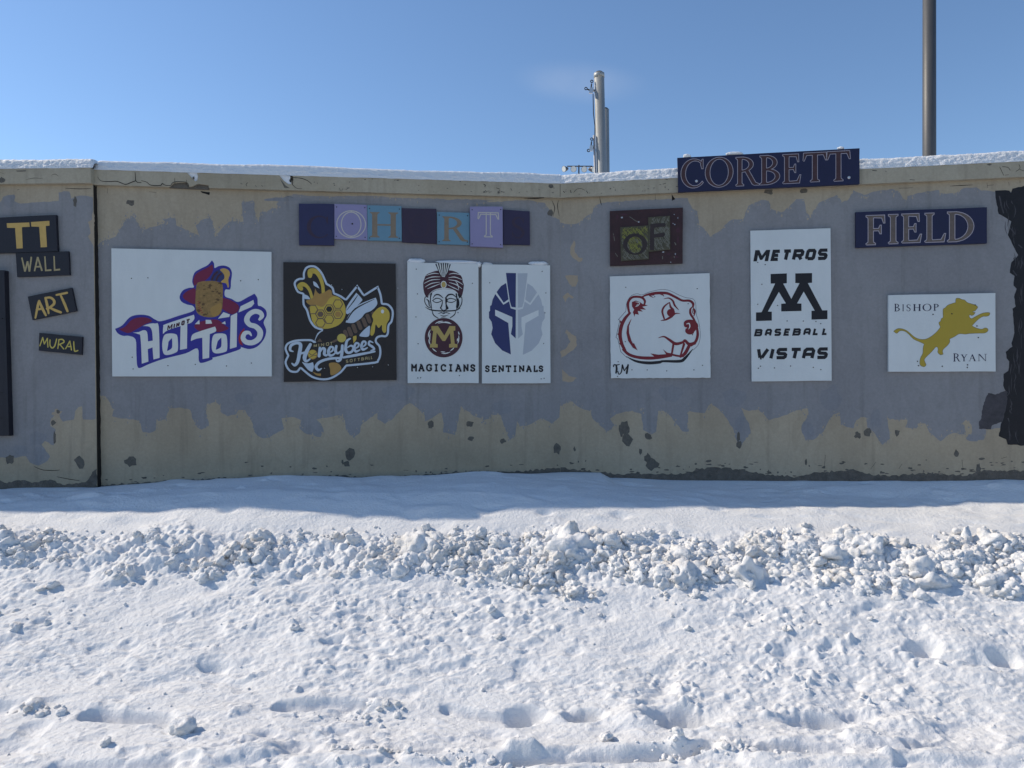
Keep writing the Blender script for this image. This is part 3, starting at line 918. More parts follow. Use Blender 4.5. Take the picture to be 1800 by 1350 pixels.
for c in ((18, 807, 7, 10), (141, 812, 10, 11), (132, 354, 4, 9), (93, 743, 5, 6), (102, 724, 4, 4), (96, 770, 2.5, 11)):
    a.poly('chip', blob(*c))
a.poly('found', jag([(-1400, 838)] + [(x, 846 + 3 * math.sin(x * 0.13)) for x in range(-100, 100, 12)] + [(110, 852), (150, 848), (160, 835), (167, 826), (170.4, 824), (170.9, 905), (-1400, 905)], 4, 1.4))
for st in (([(60, 820), (75, 826), (95, 827), (105, 826)]), ([(100, 838), (120, 842), (140, 845)]), ([(30, 362 - 28), (34, 333)]), ([(115, 331), (140, 332), (160, 331.5)])):
    a.stroke('crack', st, [0.8, 1.6, 0.8], cap=False)
mb.build('wall_panel', wall_left)
mb = MB()
prism(mb, SL, coping_outline(SL, XL, 159.5), CO, -0.33, 'coping')
a = Art(SL, CO); a.mb = mb; a.wall = True
a.poly('chip', blob(3, 316, 6, 5)); a.poly('chip', [(28, 299.8), (46, 299.5), (45, 301.2), (38, 301.6), (30, 301.6)])
for st in ([(45, 316), (60, 313), (75, 314)], [(90, 308), (97, 306), (103, 310)], [(0, 303), (8, 306)]):
    a.stroke('crack', st, [0.4, 1.0, 0.4], cap=False)
mb.build('coping', wall_left)

# --- main section: centre panel, right panel and their coping
mb = MB()
prism(mb, SM, [(167.0, ypx(SM, 167, ZB) - 3), (985, ypx(SM, 985, ZB) - 3), (985, 900), (175, 930), (174.3, 858), (172.5, 700), (170.5, 560), (168.5, 420)], 0.0, -0.3, 'beige', 985)
a = Art(SM, 0.0); a.mb = mb; a.wall = True
a.poly('grey', jag(gm_top, 5, 1.0) + [(984.9, 395), (984.9, 706)] + jag(gm_bot[::-1], 5, 1.0) + [(173.0, 695), (170.8, 560), (169, 440)])
specks(a, [p for p in gm_top if p[0] < 520], 'grey', 120, 5, -1); specks(a, gm_top, 'beige', 110, 4, 1); specks(a, gm_bot, 'beige', 110, 4, -1); specks(a, gm_bot, 'grey', 90, 4, 1)
for c in ((505, 350, 40, 4), (640, 352, 60, 3), (820, 353, 50, 3), (430, 700, 18, 12), (560, 712, 16, 9), (700, 690, 30, 15), (880, 715, 20, 12)):
    a.poly('grey2', jag(blob(*c, 12, 0.3), 6, 1.0))
a.poly('chip', blob(229, 356, 7, 6))
for c in ((229, 812, 11, 9), (615, 797, 8, 12), (609, 816, 6, 6), (967, 374, 6, 6), (979, 789, 8, 10), (602, 812, 2, 5)):
    a.poly('chip', blob(*c))
for c in ((232, 355, 3, 3), (616, 799, 4, 7)):
    a.poly('found', blob(*c))
for c in ((826, 745, 9, 7), (827, 771, 8, 5), (884, 775, 7, 6), (757, 746, 7, 10)):
    a.poly('chip', blob(c[0], c[1], c[2] * 0.75, c[3] * 0.8, 14, 0.3))
f_ = [(176, 854), (230, 850), (300, 845), (400, 841), (500, 837), (600, 836), (640, 839), (700, 838), (760, 834), (830, 829), (900, 829), (984.8, 823)]
a.poly('found', jag(f_, 4, 2.0) + [(984.8, 890), (176, 915)])
for i in range(45):
    x = rng.uniform(180, 980); y0 = np.interp(x, [p[0] for p in f_], [p[1] for p in f_])
    a.poly('found' if i % 3 else 'chip', blob(x, y0 - abs(rng.gauss(0, 9)), rng.uniform(1, 5), rng.uniform(0.6, 2.0), 7, 0.5))
for st in ([(189, 331), (189, 340)], [(262, 337), (275, 338.5)], [(505, 345), (515, 347)], [(920, 348.5), (940, 349), (960, 347.6)], [(988 - 6, 352), (980, 362), (983, 380)], [(970, 352), (975, 365), (972, 380)]):
    a.stroke('crack', st, [0.5, 1.5, 0.5], cap=False)
a.poly('crack', [(352, 335.5), (362, 337.5), (369, 338), (368, 343), (362, 341), (355, 339)])
mb.build('wall_panel', wall_main)

mb = MB()
prism(mb, SR, [(985, ypx(SR, 985, ZB) - 3), (XR, ypx(SR, XR, ZB) - 3), (XR, 950), (985, 900)], 0.0, -0.3, 'beige', 985)
a = Art(SR, 0.0); a.mb = mb; a.wall = True
a.poly('grey', [(985.1, 392)] + jag(gr_top, 5, 1.0) + jag(gr_bot[::-1], 5, 1.0) + [(985.1, 712)])
_e = [p for p in gr_bot if p[0] < 1740]
specks(a, [p for p in gr_top if p[0] < 1740], 'beige', 130, 4, 1); specks(a, _e, 'beige', 110, 4, -1); specks(a, _e, 'grey', 90, 4, 1)
for c in ((1290, 700, 22, 18), (1180, 690, 20, 16), (1460, 700, 18, 25), (1540, 735, 10, 18), (1420, 755, 14, 16), (1300, 745, 9, 18), (1711, 770, 16, 8), (1100, 372, 30, 5)):
    a.poly('grey2', jag(blob(*c, 12, 0.3), 5, 0.9))
C8 = Z(960, 400, 4.5)
for pts in (C8((220, 100), (230, 150), (225, 195), (260, 235), (290, 240), (285, 265), (260, 272), (225, 250), (195, 215), (190, 160)),
            C8((150, 382), (250, 378), (255, 425), (235, 465), (205, 468), (175, 430)),
            C8((130, 545), (170, 515), (220, 550), (205, 562), (178, 550), (155, 590)),
            C8((130, 795), (155, 840), (160, 805), (180, 825), (235, 860), (245, 930), (200, 975), (120, 1030), (108, 985), (165, 945), (195, 900), (165, 850))):
    a.poly('cream', jag(jag(pts + [pts[0]], 5, 1.5), 2.2, 0.7)[:-1])
a.poly('cream', jag(C8((985 - 960 + 100, 1120), (180, 1175), (245, 1190), (200, 1222), (130, 1215)), 4, 0.9))
for c in ((1099, 752, 9, 14), (1102, 772, 10, 14), (1092, 757, 5, 11), (1139, 767, 8, 6), (1126, 794, 3, 6), (1147, 815, 11, 11), (1139, 806, 6, 12), (1298, 768, 3, 9), (1300, 782, 5, 8), (1508, 765, 6, 6), (1525, 760, 8, 7), (1577, 761, 5, 6), (1681, 797, 5, 7), (1417, 812, 2, 7), (1352, 337, 8, 6), (1413, 336, 7, 5), (1010, 790, 2, 5), (1720, 823, 4, 8)):
    a.poly('chip', blob(*c))
f_ = [(985.2, 822), (1020, 826), (1060, 830), (1090, 833), (1140, 832), (1200, 833), (1230, 824), (1260, 821), (1300, 826), (1350, 834), (1400, 838), (1430, 830), (1470, 828), (1500, 825), (1520, 832), (1560, 837), (1620, 832), (1660, 833), (1700, 836), (1730, 826), (1790, 828), (XR, 834)]
a.poly('found', jag(f_, 4, 2.2) + [(XR, 930), (985.2, 890)])
for i in range(80):
    x = rng.uniform(1000, 1800); y0 = np.interp(x, [p[0] for p in f_], [p[1] for p in f_])
    a.poly('found' if i % 3 else 'chip', blob(x, y0 - abs(rng.gauss(0, 9)), rng.uniform(1, 6), rng.uniform(0.6, 2.2), 7, 0.5))
for st in ([(1054, 346), (1056, 356), (1058, 361)], [(1152, 342), (1152, 352)], [(1181, 340), (1182, 352)], [(1735, 321), (1736, 330)], [(1773, 320), (1774, 326)], [(1793, 317), (1793, 322)], [(1670, 327), (1690, 326), (1710, 325)], [(1735, 326), (1747, 325)], [(1580, 331), (1605, 330)], [(1451, 800), (1449, 820)], [(1691, 808), (1693, 826)], [(1540, 812), (1530, 825)], [(1586, 815), (1580, 824)], [(1760, 806), (1770, 803)]):
    a.stroke('crack', st, [0.6, 1.7, 0.6], cap=False)
a.poly('crack', [(1181, 342), (1187, 350), (1181, 353)])
K8 = Z(1650, 300, 2.7)
blk = K8((268, 95), (300, 93), (335, 95), (343, 106), (350, 85), (405, 72)) + [(2000, 322), (2350, 318), (2420, 560), (2390, 790)] + K8((405, 1305), (328, 1300), (320, 1275), (285, 1260), (292, 1220), (300, 1190), (306, 1120), (318, 1070), (318, 1045), (307, 1020), (308, 965), (330, 950), (335, 905), (322, 890), (318, 860), (350, 835), (345, 820), (360, 770), (358, 740), (355, 700), (350, 655), (365, 645), (358, 600), (370, 560), (355, 545), (360, 500), (338, 485), (345, 435), (378, 400), (360, 370), (328, 305), (345, 240), (285, 205), (275, 160))
a.poly('blackthin', jag(K8((192, 1190), (192, 1225), (248, 1228), (252, 1210), (290, 1195), (304, 1190), (325, 1100), (325, 1048), (318, 1045), (270, 1062), (235, 1055), (215, 1100), (205, 1150), (203, 1175), (192, 1190)), 3, 0.7)[:-1])
a.poly('blackpaint', jag(blk + [blk[0]], 5, 0.8)[:-1])
for i in range(60):
    y = rng.uniform(345, 770); x0 = np.interp(y, [340, 380, 420, 500, 560, 620, 700, 780], [1756, 1764, 1778, 1786, 1790, 1780, 1768, 1775])
    x = x0 + abs(rng.gauss(0, 10)); L = rng.uniform(6, 30)
    a.stroke('blackthin', [(x, y), (x + rng.uniform(-2, 3), y + L * 0.5), (x + rng.uniform(-3, 5), y + L)], [0.3, rng.uniform(0.6, 2.4), 0.3], cap=False)
for pts, w in (([(1757, 345), (1760, 360), (1764, 374)], 2.5), ([(1775, 400), (1785, 412)], 2), ([(1781, 476), (1787, 484)], 2.2), ([(1772, 735), (1774, 741)], 2), ([(1790, 430), (1797, 436)], 2)):
    a.stroke('blackthin', pts, w)
mb.build('wall_panel', wall_main)

mb = MB()
N1 = [(328, 305), (336, 313), (343, 320.8), (347, 318.5), (348, 312), (346, 305.5)]
N2 = [(490.5, 311), (499, 321), (507, 327.4), (511, 327.6), (514, 320), (515.5, 313.4)]
def yt(px): return ypx(SM, px, ZT, CO)
def on_top(pts):
    d0 = yt(pts[0][0]) - pts[0][1]; d1 = yt(pts[-1][0]) - pts[-1][1]
    return [(x, y + d0 + (d1 - d0) * i / (len(pts) - 1)) for i, (x, y) in enumerate(pts)]
N1, N2 = on_top(N1), on_top(N2)
bot = [(367, ypx(SM, 367, ZB, CO)), (366.5, 325.5), (348, 323), (336, 328.2), (332, 328), (328, 320.5), (306, 321), (299, 326.5), (297, ypx(SM, 297, ZB, CO))]
prism(mb, SM, coping_outline(SM, 162.4, 985, N1 + N2, bot), CO, -0.33, 'coping', 985)
prism(mb, SM, [(297.4, 321), (366.8, 321.5), (366.8, 333), (297.4, 330)], CO - 0.018, -0.05, 'chip')
a = Art(SM, CO); a.mb = mb; a.wall = True
C0 = Z(0, 270, 6); C2 = Z(300, 280, 5.143); C3 = Z(850, 280, 5.143)
for st, w in ((C0((1030, 240), (1040, 265), (1075, 290), (1160, 295), (1235, 293), (1320, 324), (1380, 305), (1430, 288), (1450, 303), (1492, 306)), [0.5, 1.6, 2.2, 1.2]),
              (C0((1425, 196), (1428, 245), (1430, 290)), [1.2, 1.6, 2]), (C0((1488, 285), (1545, 300), (1590, 332), (1690, 336), (1712, 315), (1740, 332), (1800, 338)), [1, 2, 1.2]),
              (C2((0, 240), (30, 206), (140, 208), (165, 245)), [1, 1.6, 1]), (C2((36, 172), (38, 205)), 1.0), (C2((145, 185), (140, 206)), 0.9),
              (C2((1105, 165), (1100, 235)), [2.2, 1.4]), (C2((1105, 165), (1180, 172), (1240, 195), (1275, 225)), [1, 1.6, 1]), (C2((1105, 232), (1140, 262), (1190, 266)), [1.2, 0.8]),
              (C2((700, 210), (682, 225), (690, 245)), 0.9), (C2((765, 235), (775, 250)), 0.9), (C2((820, 235), (835, 248)), 0.9), (C2((1525, 260), (1535, 285)), 0.8), (C2((1555, 265), (1545, 290)), 0.8), (C2((630, 215), (648, 225)), 0.8),
              (C3((115, 258), (148, 270)), 1.0), (C3((400, 352), (475, 350), (550, 346)), [1.4, 1.8, 1.2]), (C3((245, 262), (258, 285)), 0.8), (C3((0, 225), (18, 235), (10, 250)), 1.2)):
    a.stroke('crack', st, w, cap=False)
a.poly('chip', blob(968.5, 327, 5, 3.5)); a.poly('chip', blob(340, 313, 2, 3)); a.poly('chip', [(492, 314), (502, 326), (510, 331), (500, 330)])
for i in range(26):
    x = rng.uniform(520, 980); a.poly('chip', blob(x, yt(x) + rng.uniform(1.5, 22), rng.uniform(0.5, 2.2), rng.uniform(0.4, 1.2), 7, 0.5))
for i in range(16):
    x = rng.uniform(850, 890); a.poly('chip', blob(x, yt(x) + rng.uniform(15, 20), rng.uniform(0.8, 3), rng.uniform(0.4, 1.0), 7, 0.5))
prism(mb, SR, coping_outline(SR, 985, XR), CO, -0.33, 'coping', 985)
a = Art(SR, CO); a.mb = mb; a.wall = True
C4 = Z(1480, 240, 5.625)
for st, w in ((C3((815, 300), (840, 272), (880, 265), (915, 280)), 0.9), (C3((930, 285), (945, 310)), 1.2), (C3((785, 280), (790, 295)), 1.5), (C3((692, 228), (692, 340)), 0.8), (C3((720, 290), (735, 300)), 1.6), (C3((1620, 225), (1650, 215)), 1), (C3((1740, 245), (1760, 248)), 1),
              (C4((1560, 300), (1600, 385)), 1.1), (C4((1585, 298), (1640, 305), (1665, 335)), 1.1), (C4((1750, 275), (1760, 315), (1720, 345)), 1.1), (C4((1760, 325), (1800, 340)), 1), (C4((1610, 382), (1650, 378)), 0.8), (C4((430, 340), (440, 350)), 0.9), (C4((670, 425), (720, 430)), 1.0), (C4((300, 335), (345, 338)), 1.2)):
    a.stroke('crack', st, w, cap=False)
a.poly('chip', blob(1739, 289.3, 4, 1.6))
for i in range(24):
    x = rng.uniform(990, 1180); a.poly('chip', blob(x, ypx(SR, x, ZT, CO) + rng.uniform(1.5, 21), rng.uniform(0.5, 2.0), rng.uniform(0.4, 1.1), 7, 0.5))
mb.build('coping', wall_main)
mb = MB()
prism(mb, SL, jag([(159.6, 297), (159.4, 322), (163.0, 324), (165, 420), (167.5, 600), (169.5, 760), (170.8, 900)], 8, 0.5) + jag([(172.2, 900), (171.0, 760), (169.0, 600), (166.5, 420), (164.6, 326), (162.0, 322), (161.6, 297)], 8, 0.5), -0.006, -0.25, 'crack')  # dark strip set into the open joint, standing in for its deep shade
mb.build('painted_joint_shade', wall_left)

# ------------------------------------------------------------------ rounded lumps (snow clods, loose chunks)
def ico(sub):
    t = (1 + 5 ** 0.5) / 2
    V = [(-1, t, 0), (1, t, 0), (-1, -t, 0), (1, -t, 0), (0, -1, t), (0, 1, t), (0, -1, -t), (0, 1, -t), (t, 0, -1), (t, 0, 1), (-t, 0, -1), (-t, 0, 1)]
    Fc = [(0, 11, 5), (0, 5, 1), (0, 1, 7), (0, 7, 10), (0, 10, 11), (1, 5, 9), (5, 11, 4), (11, 10, 2), (10, 7, 6), (7, 1, 8), (3, 9, 4), (3, 4, 2), (3, 2, 6), (3, 6, 8), (3, 8, 9), (4, 9, 5), (2, 4, 11), (6, 2, 10), (8, 6, 7), (9, 8, 1)]
    V = [np.array(v) / np.linalg.norm(v) for v in V]
    for _ in range(sub):
        c, nf = {}, []
        def mid(a, b):
            k = (min(a, b), max(a, b))
            if k not in c:
                p = V[a] + V[b]
                V.append(p / np.linalg.norm(p)); c[k] = len(V) - 1
            return c[k]
        for a_, b_, d_ in Fc:
            x, y, z = mid(a_, b_), mid(b_, d_), mid(d_, a_)
            nf += [(a_, x, z), (b_, y, x), (d_, z, y), (x, y, z)]
        Fc = nf
    return np.array(V), np.array(Fc)
ICO = {s: ico(s) for s in (1, 2, 3)}

def clod(sub, r, seed, rough=0.28, sq=(1, 1, 0.8), facets=5):
    V, Fc = ICO[sub]
    g = np.random.default_rng(seed)
    q = V.copy()
    for _ in range(facets):                      # broken flats
        n = g.normal(size=3); n /= np.linalg.norm(n)
        h = g.uniform(0.62, 0.95)
        d = q @ n
        q = q - np.outer(np.clip(d - h, 0, None) * 0.85, n)
    off = g.uniform(0, 50, 3)
    k = 1 + rough * (vnoise(V[:, 0] * 1.3 + off[0] + V[:, 2], V[:, 1] * 1.3 + off[1] - V[:, 2], seed % 97) + 0.6 * vnoise(V[:, 0] * 3.1 + off[1], V[:, 1] * 3.1 + V[:, 2] * 2.7 + off[2], seed % 89))
    q = q * k[:, None]
    if sub > 1:
        q = q * (1 + 0.075 * vnoise(V[:, 0] * 6.3 + V[:, 2] * 2 + off[2], V[:, 1] * 6.3 - V[:, 2] * 5 + off[0], seed % 83))[:, None]
    th = g.uniform(0, 6.28); ct, st = math.cos(th), math.sin(th)
    q = q @ np.array([[ct, -st, 0], [st, ct, 0], [0, 0, 1]])
    q = q * np.array(sq) * r
    ph = g.uniform(0, 6.28); ct, st = math.cos(ph), math.sin(ph)
    tl = g.uniform(-0.5, 0.5); c2, s2 = math.cos(tl), math.sin(tl)
    return q @ np.array([[1, 0, 0], [0, c2, -s2], [0, s2, c2]]) @ np.array([[ct, -st, 0], [st, ct, 0], [0, 0, 1]]), Fc

# ------------------------------------------------------------------ ploughed ridge of snow clods
VV, FF, nv = [], [], 0
def drop(x, y, r, seed, sink=0.25, sub=None):
    global nv
    z = float(ground_height(np.array([x]), np.array([y]))[0])
    s = sub or (2 if r > 0.016 else 1)
    q, Fc = clod(s, r, seed, rng.uniform(0.15, 0.4), (rng.uniform(0.8, 1.35), rng.uniform(0.8, 1.2), rng.uniform(0.55, 1.05)), rng.randint(2, 6))
    VV.append(q + np.array([x, y, z + r * (0.62 - sink * 2)]))
    FF.append(Fc + nv)
    nv += len(q)
N = 34000
cx_ = nrg.uniform(-4.2, 4.2, N); cy_ = nrg.uniform(3.65, 4.70, N)
band, dd_ = ridge_mask(cx_, cy_)
clus = 0.45 + 1.0 * vnoise(cx_ * 1.9, cy_ * 3.2, 201) + 0.7 * vnoise(cx_ * 4.6, cy_ * 6.5, 207)
prob = np.clip(band, 0, 1) * np.clip(0.02 + 1.15 * clus, 0.03, 1.25) * 0.58
prob = np.maximum(prob, 0.010 * (cy_ < 4.3))
keep = nrg.uniform(0, 1, N) < prob
rad = 0.0080 * (1 - nrg.uniform(0, 1, N)) ** (-0.55)
rad = np.where(nrg.uniform(0, 1, N) < 0.012, nrg.uniform(0.035, 0.062, N), np.clip(rad, 0.007, 0.032)) * np.clip(0.75 + 0.6 * clus, 0.55, 1.5) * np.where(band < 0.3, 0.6, 1.0)
# the ground heights are looked up in one go
kx, ky, kr = cx_[keep], cy_[keep], rad[keep]
kz = ground_height(kx, ky)
for i in range(len(kx)):
    r = float(kr[i])
    q, Fc = clod(3 if r > 0.032 else 2 if r > 0.014 else 1, r, i + 1, rng.uniform(0.25, 0.55), (rng.uniform(0.75, 1.4), rng.uniform(0.8, 1.25), rng.uniform(0.65, 1.15)), rng.randint(0, 3))
    VV.append(q + np.array([kx[i], ky[i], kz[i] + r * (rng.uniform(-0.25, 0.62) if r < 0.036 else rng.uniform(-0.25, 0.15))]))
    FF.append(Fc + nv); nv += len(q)
# crumbs strewn over the slope below
for i in range(110):
    x, y = rng.uniform(-2.6, 2.6), rng.uniform(2.75, 4.0)
    drop(x, y, 0.0045 + 0.007 * rng.random() ** 3, 40000 + i, 0.15, 1)
for (a_, b_), n_ in ((((600, 1325), (940, 1345)), 60), (((1130, 1318), (1420, 1330)), 90), (((20, 1252), (120, 1262)), 30), (((640, 1240), (700, 1250)), 10), (((560, 1265), (720, 1262)), 22)):
    for i in range(n_):
        t = rng.random()
        gx, gy = ground_px(a_[0] + (b_[0] - a_[0]) * t + rng.gauss(0, 14), min(1349, a_[1] + (b_[1] - a_[1]) * t + rng.gauss(0, 5)))
        drop(gx, gy, 0.005 + 0.016 * rng.random() ** 3, 50000 + i + n_ * 100, 0.15)
rb = np_mesh('snow_rubble', np.concatenate(VV), np.concatenate(FF), 'rubble')
tag(rb, 'broken clods of ploughed snow in a long ridge across the bank', 'snow', kind='stuff')

def chunk(name, px, py, r, seed, key, label, cat, sq=(1.1, 0.9, 0.8)):
    gx, gy = ground_px(px, py)
    z = float(ground_height(np.array([gx]), np.array([gy]))[0])
    q, Fc = clod(3, r, seed, 0.22, sq, 5)
    o = np_mesh(name, q, Fc, key)
    o.location = (gx, gy, z + r * 0.35)
    tag(o, label, cat)
chunk('snow_chunk', 322, 1293, 0.048, 3, 'rubble', 'blocky fist sized chunk of snow lying alone in the lower left foreground', 'snow')
chunk('snow_chunk', 187, 1314, 0.024, 5, 'rubble', 'smaller rounded chunk of snow near the lower left corner, beside shallow hollows', 'snow')
chunk('snow_chunk', 1067, 1299, 0.026, 9, 'rubble', 'small chunk of snow in front of the deep hollows, lower middle of the foreground', 'snow')
chunk('snow_chunk', 1698, 952, 0.055, 14, 'rubble', 'tall pointed clod of snow on the right end of the ridge crest', 'snow', (0.6, 0.6, 1.35))
chunk('snow_chunk', 622, 958, 0.045, 18, 'rubble', 'big rounded clod of snow on the ridge crest below the honey gold sign', 'snow')
chunk('dark_stone', 1678, 1314, 0.020, 21, 'stone', 'small dark stone lying on the trampled snow near the lower right corner', 'stone')

# ------------------------------------------------------------------ snow lying on the coping
def snow_cap(name, seg, xa, xb, label, amp, mitre_a=False, mitre_b=False, ds=0.008, fills=()):
    A = seg.at(xa, 300, CO); B = seg.at(xb, 300, CO)
    A.z = B.z = ZT
    nA = MITRE if mitre_a else seg.n
    nB = MITRE if mitre_b else seg.n
    prof_ = [(-0.003, 0.0), (-0.001, 0.012), (0.004, 0.030), (0.010, 0.050), (0.016, 0.068), (0.028, 0.080), (0.06, 0.087), (0.09, 0.088), (0.15, 0.086), (0.22, 0.083), (0.29, 0.070), (0.335, 0.045), (0.355, 0.02), (0.358, 0.0)]
    pu = np.array(prof_)
    t = np.linspace(0, 1, 49)
    arcl = np.concatenate([[0], np.cumsum(np.hypot(np.diff(pu[:, 0]), np.diff(pu[:, 1])))]); arcl /= arcl[-1]
    tw = t ** 1.6
    U = np.interp(tw, arcl, pu[:, 0]); Vh = np.interp(tw, arcl, pu[:, 1])
    L = (B - A).length
    n = int(L / ds)
    s = np.linspace(0, 1, n)
    S, UU = np.meshgrid(s, U, indexing='ij'); _, VH = np.meshgrid(s, Vh, indexing='ij')
    sx = S * L + xa * 0.013
    arc_ = np.meshgrid(s, np.interp(tw, [0, 1], [0, 0.48]), indexing='ij')[1]
    lift = 1 + 0.09 * vnoise(sx * 1.7, sx * 0, 61) + 0.05 * vnoise(sx * 6, sx * 0, 62)
    roughn = amp * (fbm(sx * 38 + arc_ * 25, arc_ * 55 - sx * 12, 63, 3, 0.55)) + 0.0012 * fbm(sx * 110, arc_ * 130, 68, 2)
    edge = 0.004 * vnoise(sx * 14, sx * 0 + 2, 66) * (VH < 0.03)
    # rounded ends
    endr = np.minimum(1, np.minimum(np.where(mitre_a, 1, S * L / 0.03), np.where(mitre_b, 1, (1 - S) * L / 0.03)))
    VH = VH * lift * (0.55 + 0.45 * np.sqrt(np.clip(endr, 0, 1)))
    UU2 = UU - (edge + roughn * np.where(VH > 0.002, 1, 0.2)) * np.where(UU < 0.1, 1.0, 0.4) * np.where(UU > 0.3, 0.2, 1)
    VH = VH + roughn * 0.7 * (VH > 0.03)
    a_ = np.array(A); b_ = np.array(B); na, nb = np.array(nA), np.array(nB)
    P = (a_ + (b_ - a_) * S[..., None]) - (na + (nb - na) * S[..., None]) * UU2[..., None]
    P[..., 2] += VH - 0.001
    ku = len(U)
    idx = np.arange(n * ku).reshape(n, ku)
    Fq = np.stack([idx[:-1, :-1], idx[1:, :-1], idx[1:, 1:], idx[:-1, 1:]], -1).reshape(-1, 4)
    c = (A + B) / 2
    o = np_mesh(name, P.reshape(-1, 3) - np.array(c), Fq, 'snowcap')
    o.location = c
    me = o.data
    tag(o, label, 'snow')
    for pts in fills:
        mb = MB()
        prism(mb, seg, catmull(pts, True, 4), CO - 0.006, -0.08, 'snowcap')
        mb.build('snow_spill', o)
    return o
snow_cap('coping_snow', SL, XL, 164.0, 'thick snow on the coping of the short wall section, far left', 0.0025)
snow_cap('coping_snow', SM, 164.6, 985, 'long shaded strip of snow on the coping, from the vertical joint to the bend', 0.0012, mitre_b=True,
         fills=([(327, 303), (334, 312), (341, 319), (344.5, 321), (347, 317), (347, 304)], [(489, 309), (497, 319), (504, 326.5), (511, 327.5), (512, 322), (508, 318), (510, 313), (508, 309)], [(536, 311), (541, 313), (545, 318), (547, 317), (547.5, 311)]))
snow_cap('coping_snow', SR, 985, XR, 'sunlit rough snow on the coping right of the bend, behind the CORBETT board', 0.0025, mitre_a=True)

def lump(seg, px, py, off, rx, ry, rz, seed, label, key='snow'):
    c = seg.at(px, py, off)
    q, Fc = clod(3, 1.0, seed, 0.14, (1, 1, 1), 1)
    q = q * np.array([rx, ry, rz])
    d, n = np.array(seg.d), np.array(seg.n)
    q = q[:, :1] * d + q[:, 1:2] * n + q[:, 2:3] * np.array([0, 0, 1])
    o = np_mesh('snow_lump', q, Fc, key)
    o.location = c
    tag(o, label, 'snow')

# ------------------------------------------------------------------ signs on the left section
ZLs = (0, 360, 4.822)
def zq(o, *pts):
    return [(o[0] + x / o[2], o[1] + y / o[2]) for x, y in pts]

r, f = sign('lettered_board', SL, zq(ZLs, (-120, 114), (473, 85), (487, 393), (-120, 413)), 0.024, 'darkboard', 'black board with two large gold letters TT, cut off by the left photo edge', 'sign', 'gold lettered boards of the title')
a = Art(SL, f, *ZLs)
for q in ([(57, 156), (248, 150), (252, 186), (190, 189), (186, 196), (193, 368), (140, 371), (128, 196), (60, 195)], [(262, 146), (418, 136), (420, 176), (388, 180), (398, 358), (345, 361), (332, 186), (266, 184)]):
    a.poly('goldlet', q)
a.part('lettering', r)
r, f = sign('lettered_board', SL, zq(ZLs, (132, 408), (578, 393), (590, 595), (145, 611)), 0.018, 'darkboard', 'black board lettered WALL in thin dull gold capitals', 'sign', 'gold lettered boards of the title')
a = Art(SL, f, *ZLs)
for st in ([(185, 447), (212, 566)], [(212, 566), (234, 478)], [(234, 478), (250, 566)], [(250, 566), (266, 440)], [(292, 563), (320, 442)], [(320, 442), (356, 560)], [(304, 526), (346, 523)], [(380, 437), (388, 556), (436, 553)], [(458, 435), (463, 553), (510, 548)]):
    a.stroke('goldgrey', st, [12, 15], smooth=False, cap=False)
a.part('lettering', r)
r, f = sign('lettered_board', SL, zq(ZLs, (235, 778), (605, 703), (648, 899), (275, 976)), 0.018, 'darkboard', 'tilted black board lettered ART in gold brush strokes', 'sign', 'gold lettered boards of the title')
a = Art(SL, f, *ZLs)
for st in ([(300, 958), (322, 850), (332, 815)], [(332, 815), (360, 880), (388, 936)], [(310, 890), (362, 878)], [(412, 920), (400, 850), (385, 790)], [(385, 790), (425, 786), (455, 808), (458, 838), (425, 868), (398, 880)], [(425, 874), (470, 895), (516, 912)], [(478, 764), (568, 746)], [(512, 762), (545, 835), (572, 902)]):
    a.stroke('goldlet', st, [16, 23, 19], smooth=True)
a.part('lettering', r)
r, f = sign('lettered_board', SL, zq(ZLs, (333, 1085), (696, 1119), (690, 1272), (328, 1236)), 0.018, 'darkboard', 'small black board lettered MURAL in yellow, lowest of the title boards', 'sign', 'gold lettered boards of the title')
a = Art(SL, f, *ZLs)
for st in ([(338, 1195), (362, 1125)], [(362, 1125), (376, 1180)], [(376, 1180), (402, 1132)], [(402, 1132), (406, 1206)], [(424, 1145), (424, 1190), (442, 1213), (464, 1195), (480, 1138)], [(490, 1218), (500, 1142)], [(500, 1142), (530, 1142), (542, 1164), (500, 1186)], [(508, 1184), (540, 1222)], [(556, 1220), (592, 1155)], [(592, 1155), (606, 1230)], [(568, 1200), (602, 1203)], [(625, 1160), (632, 1237), (660, 1235)]):
    a.stroke('yellowlet', st, [9, 12, 10], smooth=True)
a.part('lettering', r)
r, f = sign('dark_board', SL, [(-150, 472), (7.5, 475), (16, 766), (-150, 768)], 0.045, 'darkboard', 'tall plain black board at the left edge of the photo, below the TT board', 'board')
screws(SL, f, r, [(4, 560), (3, 690), (2, 735)], 0.005)

